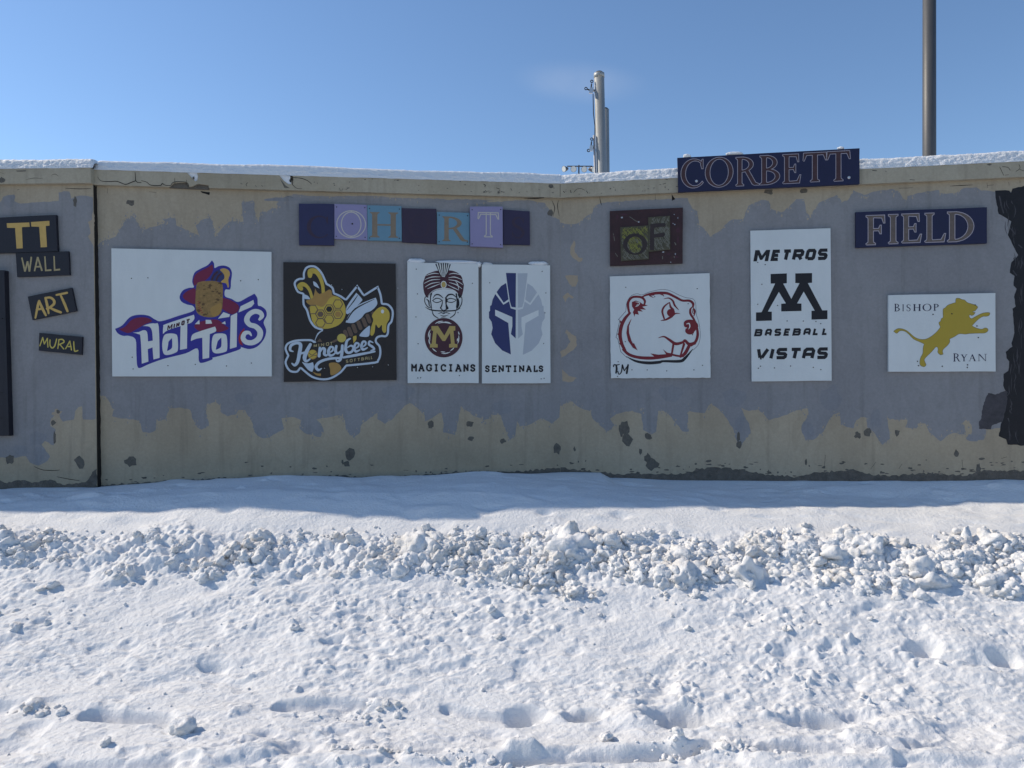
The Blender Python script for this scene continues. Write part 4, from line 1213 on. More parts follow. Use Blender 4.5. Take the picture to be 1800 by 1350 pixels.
# ------------------------------------------------------------------ white board: HOT TOTS lettering
O = (180, 420, 5.194)
r, f = sign('painted_sign', SM, zq(O, (82, 86), (1542, 118), (1545, 1255), (90, 1255)), 0.020, 'white', 'large white board with blue edged slanting HOT TOTS lettering', 'sign')
a = Art(SM, f, *O)
a.poly('royal', [(115, 820, 0), (180, 790), (250, 715), (330, 692), (420, 700), (480, 735), (540, 750), (700, 700), (833, 655), (826, 612), (770, 598), (720, 570), (705, 525), (735, 470), (790, 447), (835, 440), (820, 390), (840, 310), (900, 270), (960, 240), (1000, 195, 0), (1020, 225), (1024, 265), (1062, 248), (1110, 243), (1160, 262), (1183, 310), (1175, 380), (1172, 440), (1160, 463), (1125, 462), (1115, 495), (1125, 528), (1180, 547), (1240, 575), (1330, 530), (1388, 500, 0), (1415, 540), (1421, 605), (1450, 615), (1492, 650), (1500, 700), (1472, 762), (1495, 830), (1482, 900), (1440, 960), (1390, 995), (1330, 1005), (1262, 985, 0), (1250, 1010), (1100, 1060), (1002, 1085, 0), (1000, 1102), (910, 1132), (880, 1110), (868, 1000), (760, 1045), (560, 1095), (420, 1145), (345, 1178), (318, 1158), (310, 1050), (302, 918), (240, 885), (190, 885), (140, 862)], True, 4)
a.poly('redm', [(150, 824, 0), (205, 802), (268, 738), (340, 716), (415, 722), (452, 752), (390, 778), (310, 826), (245, 858), (200, 850)], True, 4)
# plain stand-in for the painted figure: a toasted block, a plume and drapery
a.poly('redm', [(1002, 232, 0), (1012, 275), (985, 335), (930, 385), (870, 405), (842, 428), (830, 385), (850, 325), (905, 288), (965, 258)], True, 4)
a.poly('redm', [(850, 458), (790, 468), (745, 500), (735, 530), (765, 562), (850, 592)], True, 4)
a.poly('redm', [(1085, 545), (1150, 550), (1228, 592), (1248, 625), (1232, 665), (1185, 688), (1130, 662), (1085, 625)], True, 4)
a.poly('helmnavy', [(985, 375), (1012, 312), (1060, 280), (1105, 300), (1118, 350), (1085, 388), (1040, 385)], True, 4)
for st in ([(1000, 372), (1020, 330), (1050, 302)], [(1040, 378), (1056, 340), (1084, 318)]):
    a.stroke('maroondark', st, 16)
a.poly('mustard', [(1075, 280), (1110, 268), (1150, 285), (1165, 320), (1150, 370), (1155, 430), (1146, 446), (1138, 425), (1126, 405), (1090, 398), (1086, 386), (1112, 362), (1112, 330), (1092, 302)], True, 4)
a.poly('redm', [(838, 800), (895, 755), (1040, 735), (1120, 790), (1150, 820), (1060, 852), (980, 820), (900, 845)], True, 4)
a.poly('tan', [(862, 412), (900, 390), (985, 382), (1060, 392), (1097, 420), (1100, 520), (1092, 640), (1070, 690), (1010, 715), (930, 710), (870, 680), (850, 620), (852, 500)], True, 4)
rs = random.Random(4)
for i in range(46):
    x, y = rs.uniform(880, 1085), rs.uniform(398, 690)
    if rs.random() < 0.35 + 0.6 * ((x - 880) / 205) * (1 - abs(y - 470) / 300):
        a.poly('tandark', blob(x, y, rs.uniform(6, 20), rs.uniform(5, 16), 9, 0.5))
a.poly('beeorange', [(985, 640), (1040, 600), (1085, 590), (1082, 660), (1055, 695), (1010, 708)], True, 4)
for i in range(7):
    y = 575 + i * 17; x = 866 + i * i * 0.9
    a.stroke('red', [(x, y), (x + 22, y - 8)], 5, False, False)
a.part('emblem', r)
for q in ([(845, 778), (885, 738), (888, 778)], [(943, 738), (990, 740), (1002, 772), (943, 776)], [(1055, 728), (1105, 668), (1165, 690), (1158, 712)], [(1088, 770), (1120, 750), (1126, 780)]):
    a.poly('whitep', q)
a.poly('whitep', [(276, 855, 0), (330, 850), (378, 833), (408, 852), (416, 936, 0), (460, 928, 0), (452, 838), (425, 800), (368, 796, 0), (425, 775), (480, 772), (514, 800), (522, 1086, 0), (466, 1100, 0), (458, 990, 0), (414, 1006, 0), (420, 1120, 0), (360, 1139, 0), (348, 900), (325, 868)], True, 4)
a.poly('whitep', [(562, 885), (602, 864), (665, 868), (686, 898), (690, 1005), (668, 1038), (592, 1060), (556, 1040), (546, 960)], True, 4)
a.poly('royal', [(606, 935), (636, 905, 0), (637, 985), (618, 1010), (590, 1024, 0), (600, 965)], True, 4)
a.poly('whitep', [(553, 868, 0), (556, 800), (585, 775), (835, 692, 0), (840, 728), (812, 764), (775, 776, 0), (772, 1001, 0), (708, 1013, 0), (714, 796, 0), (600, 832)], True, 4)
a.poly('whitep', [(808, 932, 0), (822, 874), (900, 840), (1028, 800, 0), (1038, 842), (980, 868, 0), (974, 1086, 0), (915, 1096, 0), (912, 902, 0), (855, 912)], True, 4)
a.poly('whitep', [(1012, 882), (1050, 864), (1112, 866), (1136, 896), (1139, 1008), (1112, 1034), (1040, 1045), (1004, 1022), (998, 950)], True, 4)
a.poly('royal', [(1056, 930), (1086, 900, 0), (1086, 975), (1066, 1000), (1034, 1012, 0), (1046, 960)], True, 4)
a.poly('whitep', [(1242, 672, 0), (1262, 615, 0), (1378, 557, 0), (1386, 590), (1362, 620)], False)
a.poly('whitep', [(1172, 702), (1230, 674), (1226, 986), (1164, 1004)])
a.poly('red', [(1300, 812, 0), (1262, 850), (1243, 905), (1252, 955), (1285, 975, 0), (1270, 930), (1285, 870)], True, 4)
a.stroke('whitep', [(1428, 742), (1456, 705), (1438, 672), (1390, 662), (1340, 690), (1318, 740), (1345, 782), (1400, 800), (1440, 848), (1428, 908), (1375, 945), (1315, 942), (1284, 905), (1300, 862), (1338, 856), (1362, 886)], [18, 40, 44, 44, 46, 50, 44, 46, 52, 52, 48, 46, 44, 40, 30, 10], True, False)
for ch, x0, x1 in (('M', 593, 640), ('I', 650, 662), ('N', 672, 706), ('O', 720, 752), ('T', 760, 802)):
    t = ((x0 + x1) / 2 - 593) / 209
    stroke_glyph(a, BLOCK, ch, x0, x1, 791 - 66 * t, 834 - 66 * t, 13, 'maroondark', 0.12, slope=-0.32)
a.part('lettering', r)
screws(SM, f, r, zq(O, (265, 360), (415, 355), (1262, 382), (1423, 371), (272, 1080), (280, 1187), (598, 1157), (848, 1146), (1133, 1160), (1360, 1133)))

# ------------------------------------------------------------------ dark board: honey gold emblem
O = (490, 450, 5.868)
r, f = sign('painted_sign', SM, zq(O, (47, 63), (1205, 78), (1215, 1278), (52, 1298)), 0.018, 'beeboard', 'square black board with a honey gold emblem and white script lettering', 'sign')
a = Art(SM, f, *O)
OUT = [(155, 300), (165, 255), (205, 228), (250, 225, 0), (250, 170), (278, 115), (330, 95), (392, 108), (450, 170), (488, 250), (500, 280, 0), (560, 320), (577, 378, 0), (640, 405), (690, 440, 0), (800, 306), (816, 304), (880, 395, 0), (1012, 313), (1030, 320), (1060, 400), (1072, 484, 0), (1130, 492), (1175, 540), (1187, 600), (1172, 680), (1142, 720), (1135, 800), (1108, 836), (1060, 836), (1022, 848), (1012, 882), (1050, 930), (1058, 1010), (1035, 1080), (990, 1110), (700, 1140, 0), (640, 1210), (540, 1270), (440, 1282), (340, 1255), (260, 1195), (226, 1164, 0), (190, 1203), (120, 1198), (76, 1150), (60, 1090), (88, 1028, 0), (60, 960), (78, 905), (130, 875), (200, 860), (330, 858), (368, 880, 0), (398, 800), (442, 768, 0), (370, 742), (320, 680), (298, 620), (280, 560), (246, 500), (245, 395, 0), (190, 375)]
op = catmull(OUT, True, 4)
a.poly('bluew', op)
def shrink(pts, d):
    n = len(pts)
    ar = sum(pts[i][0] * pts[(i + 1) % n][1] - pts[(i + 1) % n][0] * pts[i][1] for i in range(n))
    sg = 1 if ar > 0 else -1
    out = []
    for i in range(n):
        p, q_ = pts[i - 2], pts[(i + 2) % n]
        dx, dy = q_[0] - p[0], q_[1] - p[1]
        L = math.hypot(dx, dy) or 1
        out.append((pts[i][0] - dy / L * d * sg, pts[i][1] + dx / L * d * sg))
    return out
a.poly('beeboard', shrink(op, 21))
# wings
for q in ([(702, 522), (800, 380, 0), (856, 440), (846, 475), (712, 600)], [(690, 684, 0), (738, 585), (830, 500), (1000, 430, 0), (1016, 495), (960, 560), (890, 592), (850, 640), (770, 690)], [(832, 815), (930, 720), (940, 760), (930, 825), (880, 834)], [(238, 1092, 0), (300, 1108), (352, 1095, 0), (362, 1145), (345, 1196, 0), (300, 1172)], [(355, 260, 0), (390, 280), (420, 335, 0), (365, 305)], [(250, 392, 0), (300, 410), (326, 445, 0), (265, 440)]):
    a.poly('bluew', q, True, 4)
a.stroke('beeboard', [(705, 660), (790, 545), (985, 445)], [10, 16, 5])
a.stroke('beeboard', [(700, 560), (770, 470), (815, 405)], [4, 12, 5])
# plain stand-in for the painted figure: scrolls and a rounded piece of comb
a.stroke('beegold', [(345, 440), (322, 362), (285, 308), (245, 292), (216, 312), (232, 338)], [30, 30, 34, 48, 54, 40])
a.stroke('beegold', [(460, 384), (452, 300), (424, 215), (380, 158), (330, 160), (322, 205)], [34, 34, 40, 50, 62, 44])
a.poly('beeorange', [(282, 462), (350, 432), (376, 335, 0), (420, 392), (520, 345, 0), (545, 360), (552, 402), (600, 430), (470, 530), (330, 510)], True, 3)
a.poly('beegold', [(322, 520), (375, 505), (460, 522), (530, 432), (605, 420), (668, 478), (692, 570), (672, 650), (612, 715), (500, 750), (402, 735), (350, 680), (330, 600)], True, 4)
for (hx, hy) in ((430, 600), (520, 548), (520, 652), (610, 600), (610, 496), (430, 704 - 14), (352, 552)):
    q = [(hx + 50 * math.cos(R_(60 * k)), hy + 50 * math.sin(R_(60 * k))) for k in range(7)]
    a.stroke('beebrown', q, 9, False, False)
a.ellipse('beeboard', 520, 548, 34, 32, 6); a.ellipse('beeorange', 610, 600, 34, 32, 6); a.ellipse('beebrown', 430, 600, 34, 32, 6)
a.poly('beeboard', [(380, 860), (440, 780), (560, 760), (690, 690), (830, 760), (800, 840), (690, 900), (560, 900), (400, 890)], True, 4)
for c in ((690, 800), (735, 780), (780, 748), (832, 714), (884, 684), (926, 645), (975, 602)):
    s_ = 34 if c[0] > 700 else 22
    if c[0] > 960: s_ = 16
    a.stroke('beebrown' if c[0] not in (832,) else 'helmgrey' if False else 'beebrown', [(c[0] - 0.35 * s_, c[1] - 0.9 * s_), (c[0] + 0.35 * s_, c[1] + 0.9 * s_)], 40 if s_ > 20 else 30)
a.stroke('beebrown', [(560, 885), (640, 845)], 22)
a.ellipse('yellowlet', 648, 846, 46, 44)
a.poly('beegold', [(1000, 560), (1050, 525), (1100, 532), (1140, 580), (1140, 650), (1112, 705), (1108, 775), (1086, 792), (1066, 762), (1062, 712), (1030, 742), (1000, 706), (988, 788), (965, 822), (945, 808), (952, 740), (975, 660), (962, 615)], True, 4)
a.ellipse('whitep', 1070, 572, 16, 20)
a.poly('beegold', [(765, 830, 0), (800, 820, 0), (800, 862), (770, 900, 0)], True, 4)
a.poly('beebrown', [(395, 885), (425, 848), (448, 885)])
a.poly('beeorange', [(520, 1108), (600, 1103), (645, 1150), (622, 1192), (572, 1225), (535, 1226), (530, 1170)], True, 4)
a.poly('beeorange', [(345, 1190, 0), (390, 1210), (435, 1212, 0), (434, 1238, 0), (385, 1228)], True, 4)
a.part('emblem', r)
for st, w in (([(150, 985), (118, 970), (128, 922), (185, 898), (224, 915), (214, 1000), (195, 1090), (165, 1126), (136, 1108)], [10, 26, 30, 26, 36, 38, 34, 28, 14]), ([(202, 1012), (300, 988)], [20, 24]),
              ([(326, 912), (288, 985), (266, 1050), (284, 1086), (328, 1058)], [30, 40, 40, 26, 12]), ([(424, 948), (416, 1032)], [26, 30]), ([(420, 1000), (452, 952), (474, 965), (470, 1010), (490, 1025), (512, 1008)], [14, 24, 30, 30, 22, 12]),
              ([(510, 1000), (552, 978), (560, 945), (532, 940), (512, 985), (526, 1024), (560, 1020), (592, 990)], [12, 18, 22, 24, 30, 28, 20, 12]), ([(594, 930), (586, 980), (610, 1004), (646, 975)], [26, 30, 22, 14]),
              ([(656, 925), (650, 1010), (634, 1070), (604, 1085), (588, 1060)], [28, 32, 28, 20, 10]), ([(738, 852), (702, 880), (690, 965), (714, 998), (754, 985), (770, 945), (745, 925), (708, 945)], [14, 26, 32, 26, 24, 24, 20, 10]),
              ([(772, 962), (818, 936), (824, 906), (796, 900), (778, 948), (796, 984), (838, 968)], [12, 18, 20, 22, 28, 26, 12]), ([(846, 948), (892, 918), (894, 886), (868, 885), (852, 930), (870, 965), (914, 946)], [12, 18, 20, 22, 28, 26, 12]),
              ([(972, 893), (938, 880), (930, 910), (968, 938), (984, 962), (950, 975)], [10, 20, 24, 26, 20, 10]), ([(990, 985), (800, 1022), (668, 1046)], [18, 28, 22]), ([(640, 1052), (520, 1060), (425, 1092), (384, 1140), (408, 1176), (442, 1160)], [22, 26, 28, 32, 26, 8])):
    a.stroke('bluew', st, w)
a.ellipse('beeorange', 350, 1016, 50, 50)
a.ellipse('beegold', 349, 1013, 44, 44)
a.stroke('beebrown', [(312, 1000), (345, 1022), (392, 990)], 8); a.stroke('beebrown', [(318, 1045), (352, 1030), (396, 1024)], 6)
for ch, x0, x1 in (('M', 358, 396), ('I', 408, 418), ('N', 434, 470), ('O', 486, 520), ('T', 528, 556)):
    t = ((x0 + x1) / 2 - 358) / 198
    stroke_glyph(a, BLOCK, ch, x0, x1, 910 - 26 * t, 944 - 26 * t, 7.5, 'goldgrey', slope=-0.13)
for ch, x0, x1 in (('S', 692, 718), ('O', 732, 762), ('F', 778, 800), ('T', 810, 840), ('B', 850, 878), ('A', 888, 918), ('L', 926, 944), ('L', 950, 968)):
    t = ((x0 + x1) / 2 - 692) / 276
    stroke_glyph(a, BLOCK, ch, x0, x1, 1072 - 42 * t, 1104 - 42 * t, 7, 'goldgrey', slope=-0.15)
a.part('lettering', r)
screws(SM, f, r, zq(O, (652, 345), (545, 298), (968, 1142), (1130, 1124), (812, 1150), (1228, 292 + 40), (472, 1158)), 0.004, 'bolt')

# ------------------------------------------------------------------ white board: turban portrait and medallion
O = (705, 445, 5.625)
r, f = sign('painted_sign', SM, zq(O, (62, 92), (765, 108), (768, 1285), (65, 1285)), 0.030, 'white', 'tall white board with a turbaned head over a round letter M, lettered MAGICIANS', 'sign')
a = Art(SM, f, *O)
a.poly('maroondark', [(228, 262), (248, 215), (300, 190), (345, 175), (420, 170), (500, 172), (560, 195), (600, 235), (612, 290), (621, 310), (615, 370), (600, 425), (575, 441, 0), (555, 392), (510, 366), (430, 355), (350, 366), (300, 396), (268, 432, 0), (243, 424), (224, 375), (218, 302)], True, 4)
for st in ([(246, 222), (320, 200), (372, 204)], [(236, 260), (305, 236), (386, 234)], [(226, 300), (300, 266), (386, 260)], [(238, 335), (300, 300), (384, 286)], [(262, 352), (320, 328), (388, 302)], [(590, 215), (525, 200), (475, 208)], [(602, 262), (530, 236), (470, 244)], [(613, 312), (550, 276), (470, 262)], [(602, 352), (545, 312), (476, 290)], [(572, 366), (520, 342), (458, 312)], [(266, 424), (312, 376), (380, 352), (460, 350), (530, 372), (578, 418)], [(540, 280), (560, 310), (570, 360)]):
    a.stroke('whitep', st, [3, 9, 3])
a.poly('whitep', [(352, 150), (380, 120), (425, 112), (462, 120), (482, 150), (430, 236), (404, 232)])
for x0, y0, b in ((344, 106, 396), (370, 100, 404), (396, 98, 412), (418, 97, 419), (442, 98, 427), (463, 100, 436), (486, 110, 446)):
    a.stroke('ink', [(x0, y0), ((x0 + b) / 2 + (b - 420) * 0.1, 165), (b, 230)], [13, 8, 3], True, False)
a.ellipse('whitep', 421, 311, 29, 37); a.ellipse('medgold', 421, 311, 22, 29)
for st, w in (([(300, 400), (290, 445), (298, 520), (306, 570)], [16, 10, 9, 6]), ([(308, 572), (322, 612), (366, 644)], [6, 10, 8]), ([(545, 402), (554, 470), (548, 535)], [14, 12, 9]), ([(540, 575), (528, 608), (486, 640)], [6, 10, 8]),
              ([(268, 438), (240, 434), (234, 480), (262, 528), (300, 542)], [6, 8, 8, 9, 6]), ([(250, 452), (274, 476), (278, 512), (292, 530)], [4, 14, 10, 4]), ([(572, 442), (600, 440), (598, 500), (566, 552), (545, 562)], [5, 8, 9, 10, 5]),
              ([(314, 448), (340, 414), (376, 412), (414, 442)], [3, 12, 13, 6]), ([(440, 444), (470, 412), (512, 410), (548, 440)], [12, 16, 12, 4]), ([(312, 468), (345, 447), (380, 450), (402, 470), (360, 488), (330, 482), (312, 468)], [8, 9, 8, 7, 8, 7, 8]),
              ([(450, 464), (480, 448), (515, 452), (542, 466), (505, 486), (465, 482), (450, 464)], [8, 9, 8, 7, 8, 7, 8]), ([(240, 534), (300, 562), (420, 572), (535, 566), (586, 543)], [3, 12, 12, 12, 3]), ([(368, 598), (400, 588), (420, 598), (445, 588), (486, 600)], [4, 9, 7, 9, 4]), ([(388, 612), (420, 622), (470, 610)], [3, 8, 3]), ([(400, 636), (440, 630)], 4),
              ([(392, 545), (420, 568), (462, 548)], [9, 9, 9]), ([(412, 462), (404, 510), (390, 542)], [4, 10, 12]), ([(424, 565), (424, 590)], 8)):
    a.stroke('ink', st, w)
for q in ([(438, 440), (462, 462), (450, 500), (470, 545), (446, 558), (440, 515)], [(562, 440, 0), (575, 470), (574, 520), (545, 565, 0), (552, 500)], [(560, 400), (600, 425), (575, 441)]):
    a.poly('ink', q, True, 4)
a.part('portrait', r)
a.ellipse('maroondark', 421, 836, 187, 195, 48)
for a0, a1, rr in ((60, 86, 152), (92, 122, 158), (66, 112, 146), (162, 192, 138), (150, 178, 152), (186, 206, 148), (-22, 8, 150), (-14, -2, 138), (10, 22, 156), (222, 242, 150), (262, 296, 150), (258, 276, 136), (298, 318, 140)):
    a.stroke('whitep', [(421 + rr * math.cos(R_(t)), 836 - rr * 1.04 * math.sin(R_(t))) for t in np.linspace(a0, a1, 6)], [3, 10, 10, 3])
a.poly('medgold', [(300, 722), (365, 720), (428, 815), (480, 720), (536, 722), (536, 764), (518, 768), (530, 896), (558, 900), (557, 933), (475, 933), (475, 900), (494, 895), (484, 790), (436, 868), (410, 868), (352, 785), (343, 895), (362, 900), (362, 933), (285, 933), (286, 900), (303, 895), (318, 768), (300, 762)])
a.part('medallion', r)
word(a, SLAB, [('M', 93, 164), ('A', 163, 240), ('G', 244, 312), ('I', 322, 374), ('C', 388, 452), ('I', 465, 517), ('A', 528, 606), ('N', 608, 676), ('S', 680, 738)], 16, 'ink', 1094, 1098, 1170, 1173, 93, 738, smooth=True)
a.part('lettering', r)
screws(SM, f, r, zq(O, (150, 158), (162, 403), (147, 630), (168, 895), (705, 298), (563, 588), (577, 1210), (165, 1234), (193, 1232)))

# ------------------------------------------------------------------ white board: two-tone helmet
r, f = sign('painted_sign', SM, zq(O, (798, 110), (1473, 120), (1478, 1285), (800, 1288)), 0.030, 'white', 'tall white board with a crested helmet half navy half grey, lettered SENTINALS', 'sign')
a = Art(SM, f, *O)
H1 = [(1037, 195), (1136, 197), (1134, 537), (1092, 531), (1076, 480), (1052, 320)]
H2 = [(944, 385), (988, 326), (1038, 295), (1048, 350), (1062, 456), (1015, 490)]
H3 = [(932, 404), (1012, 510), (1068, 476), (1084, 545), (1135, 560), (1133, 843), (1086, 800), (1100, 720), (1100, 632), (930, 558), (930, 616), (1060, 690), (1086, 1002), (1000, 962), (930, 890), (891, 800), (905, 740), (895, 680), (869, 640), (869, 580), (880, 570), (880, 522), (893, 515), (905, 460)]
for q in (H1, H2, H3):
    a.poly('helmnavy', q)
    a.poly('helmgrey', [(2 * 1142 - x + (6 if y > 400 else 4), y + 3) for x, y in q])
a.part('emblem', r)
word(a, SLAB, [('S', 826, 880), ('E', 890, 952), ('N', 955, 1026), ('T', 1030, 1094), ('I', 1102, 1152), ('N', 1158, 1228), ('A', 1228, 1300), ('L', 1302, 1356), ('S', 1356, 1410)], 16, 'ink', 1108, 1110, 1178, 1176, 826, 1410, smooth=True)
a.part('lettering', r)
screws(SM, f, r, zq(O, (877, 293), (1395, 180), (1432, 393), (1423, 590), (1410, 893), (1385, 1243), (1414, 1238)))
lump(SM, 731.5, 459.5, 0.012, 0.062, 0.020, 0.024, 31, 'small snow lump on the upper left corner of the MAGICIANS board')
lump(SM, 806, 461.5, 0.012, 0.165, 0.018, 0.016, 32, 'long thin snow strip on the top edge of the MAGICIANS board')
lump(SM, 842, 465, 0.020, 0.016, 0.018, 0.022, 36, 'snow drooping into the gap between the MAGICIANS and SENTINALS boards')
lump(SM, 857, 463.5, 0.012, 0.036, 0.016, 0.010, 33, 'tiny snow patch on the upper left corner of the SENTINALS board')
lump(SM, 945, 463.5, 0.012, 0.070, 0.022, 0.020, 34, 'small snow lump on the upper right corner of the SENTINALS board')

# ------------------------------------------------------------------ the row of square letter tiles
O = (510, 345, 4.0909)
TILES = [('C', [(62, 52), (315, 55), (315, 353), (65, 350)], 'navytile', 'faint', None, (118, 272, 140, 300), 'dark navy tile with a barely visible faded letter, leftmost of the tile row', 0.022),
         ('O', [(318, 55), (551, 62), (555, 315), (318, 306)], 'lavender', None, 'creamlet', (336, 542, 106, 295), 'lavender tile with an outlined cream letter O', 0.018),
         ('H', [(555, 65), (800, 72), (802, 322), (557, 318)], 'teal', 'tanlet', None, (568, 782, 115, 297), 'teal tile with a tan letter H', 0.020),
         ('O', [(803, 85), (1051, 90), (1053, 340), (805, 330)], 'purpleboard', 'faint', None, (850, 1010, 130, 300), 'dark purple tile with a barely visible letter, between the teal tiles', 0.020),
         ('R', [(1056, 113), (1290, 120), (1290, 350), (1058, 345)], 'teal', 'tanlet', None, (1092, 1282, 146, 324), 'teal tile with a tan letter R', 0.018),
         ('T', [(1293, 75), (1528, 75), (1530, 368), (1295, 360)], 'lavender', None, 'creamlet', (1350, 1500, 118, 292), 'tall lavender tile with an outlined cream letter T', 0.032),
         ('S', [(1531, 95), (1723, 108), (1725, 350), (1531, 345)], 'navypurple', 'faint', None, (1590, 1690, 150, 300), 'narrow dark navy tile with a faded letter, rightmost of the tile row', 0.020)]
for ch, quad, board, fill, line, bx, lab, th in TILES:
    r, f = sign('letter_tile', SM, zq(O, *quad), th, board, lab, 'letter tile', 'letter tiles in a row under the coping')
    a = Art(SM, f, *O)
    serif_glyph(a, ch, *bx, fill, line, 7, slope=0.02)
    a.part('lettering', r)
    xs_, ys_ = [p[0] for p in quad], [p[1] for p in quad]
    if board in ('lavender', 'teal'):
        for px_, py_ in ((quad[0][0] + 16, quad[0][1] + 22), (quad[1][0] - 14, quad[1][1] + 20), (quad[2][0] - 16, quad[2][1] - 20), (quad[3][0] + 14, quad[3][1] - 18)):
            screws(SM, f, r, zq(O, (px_, py_)), 0.0045)
    if ch == 'O' and line:
        screws(SM, f, r, zq(O, (447, 198)), 0.007)

# ------------------------------------------------------------------ dark board with two scratched tiles: OF
O = (1060, 355, 11.25)
r, f = sign('painted_sign', SR, zq(O, (133, 180), (1580, 110), (1575, 1210), (138, 1262)), 0.022, 'ofboard', 'maroon black board carrying two hatched tiles that read OF', 'sign')
def hatched(quad, base, lines, seed, n, lime):
    tr, tf = sign('hatched_tile', SR, zq(O, *quad), 0.010, base, lime[1], 'letter tile', base=f + 0.001)
    a = Art(SR, tf, *O)
    rr = random.Random(seed)
    def inside(u, v):
        (x0, y0), (x1, y1), (x2, y2), (x3, y3) = quad
        return ((x0 * (1 - u) + x1 * u) * (1 - v) + (x3 * (1 - u) + x2 * u) * v, (y0 * (1 - u) + y1 * u) * (1 - v) + (y3 * (1 - u) + y2 * u) * v)
    for i in range(n):
        u, v = rr.uniform(0.04, 0.92), rr.uniform(0.04, 0.92)
        L = rr.uniform(0.05, 0.16)
        dirn = rr.choice([(1, 1), (1, 1), (1, 0.8), (1, -0.9)])
        p = inside(u, v); q = inside(min(0.98, u + L * dirn[0] * 0.8), min(0.98, max(0.02, v + L * dirn[1])))
        a.stroke('limepaint' if lime[0](u, v) else lines, [p, q], rr.uniform(5, 12), False, False)
    return a, tr, inside
a2, tr, ins = hatched([(340, 500), (890, 465), (905, 1130), (355, 1170)], 'olive', 'hatch', 5, 330, (lambda u, v: (v < 0.35 and u < 0.9) or (0.25 < u < 0.7 and 0.4 < v < 0.75), 'olive tile with lime scratches and a round dark letter O, on the maroon board'))
a2.poly('ofletter', arc(635, 835, 238, 212, 90, 270, 20) + arc(632, 850, 150, 165, 270, 90, 20)); a2.poly('ofletter', arc(635, 835, 238, 212, -90, 90, 20) + arc(632, 850, 150, 165, 90, -90, 20))
a2.part('lettering', tr)
a2, tr, ins = hatched([(893, 303), (1325, 273), (1330, 940), (897, 985)], 'olive', 'hatch', 8, 260, (lambda u, v: False, 'grey hatched tile with a dark letter F, upper right on the maroon board'))
for q in ([(935, 440), (1012, 425), (1010, 950), (925, 950)], [(1000, 428), (1230, 412), (1240, 480), (1000, 510)], [(1005, 640), (1200, 600), (1230, 640), (1200, 690), (1005, 705)]):
    a2.poly('ofletter', q)
a2.part('lettering', tr)
a = Art(SR, f, *O)
rs = random.Random(12)
for q in (blob(285, 300, 28, 45), blob(1490, 560, 45, 60), blob(1480, 740, 30, 80), blob(1290, 1030, 45, 30), blob(400, 245, 80, 18), blob(1440, 1085, 50, 30)):
    a.poly('maroondark', q); a.part('paint_splash', r)
for p, q in (((525, 290), (640, 370)), ((640, 370), (715, 405)), ((1415, 800), (1445, 855)), ((1175, 1075), (1180, 1130)), ((1405, 1070), (1412, 1110)), ((240, 1010), (290, 1080)), ((215, 680), (230, 770)), ((200, 620), (210, 660))):
    a.stroke('hatch', [p, q], 9 if p[0] < 1000 else 13, False, False); a.part('paint_splash', r)
for c in ((374, 310, 22, 18), (705, 395, 16, 14), (1480, 315, 7, 14), (1418, 445, 14, 12), (1385, 425, 9, 9), (1408, 245, 12, 8), (1190, 990, 20, 12), (1428, 1030, 12, 18), (1340, 1190, 14, 8)):
    a.poly('helmgrey', blob(*c)); a.part('paint_splash', r)

# ------------------------------------------------------------------ CORBETT and FIELD
O = (1180, 250, 5.217)
r, f = sign('painted_sign', SR, zq(O, (55, 143), (1727, 55), (1727, 383), (63, 458)), 0.026, 'navyboard', 'long navy board lettered CORBETT in outlined capitals, fixed across the coping', 'sign', base=CO + 0.001)
a = Art(SR, f, *O)
for ch, x0, x1, yt_, yb_ in (('C', 88, 290, 158, 416), ('O', 313, 565, 142, 408), ('R', 592, 805, 136, 396), ('B', 812, 998, 122, 386), ('E', 1022, 1188, 112, 375), ('T', 1210, 1424, 97, 361), ('T', 1426, 1640, 84, 354)):
    serif_glyph(a, ch, x0, x1, yt_, yb_, 'brownlet', 'silverline', 10, slope=-0.05)
    a.part('letter', r)
screws(SR, f, r, zq(O, (231, 356), (1630, 323)), 0.011, 'bolt', 'bolt')
lump(SR, 1208, 274.5, CO + 0.012, 0.030, 0.016, 0.016, 41, 'small snow knob on the left end of the CORBETT board top edge')
lump(SR, 1291, 270.2, CO + 0.012, 0.062, 0.016, 0.014, 42, 'low snow mound on the top edge of the CORBETT board, left of its middle')
lump(SR, 1478, 260.8, CO + 0.012, 0.024, 0.014, 0.011, 43, 'small snow knob on the right end of the CORBETT board top edge')
O = (1490, 350, 5.806)
r, f = sign('painted_sign', SR, zq(O, (83, 133), (1422, 82), (1422, 450), (83, 495)), 0.022, 'navyboard', 'navy board lettered FIELD in silver outlined tan capitals', 'sign')
a = Art(SR, f, *O)
for ch, x0, x1, yt_, yb_ in (('F', 188, 386, 168, 462), ('I', 413, 517, 159, 453), ('E', 552, 754, 152, 442), ('L', 788, 994, 144, 436), ('D', 1018, 1292, 130, 430)):
    serif_glyph(a, ch, x0, x1, yt_, yb_, 'tanfill', 'silverline', 14, slope=-0.035)
    a.part('letter', r)

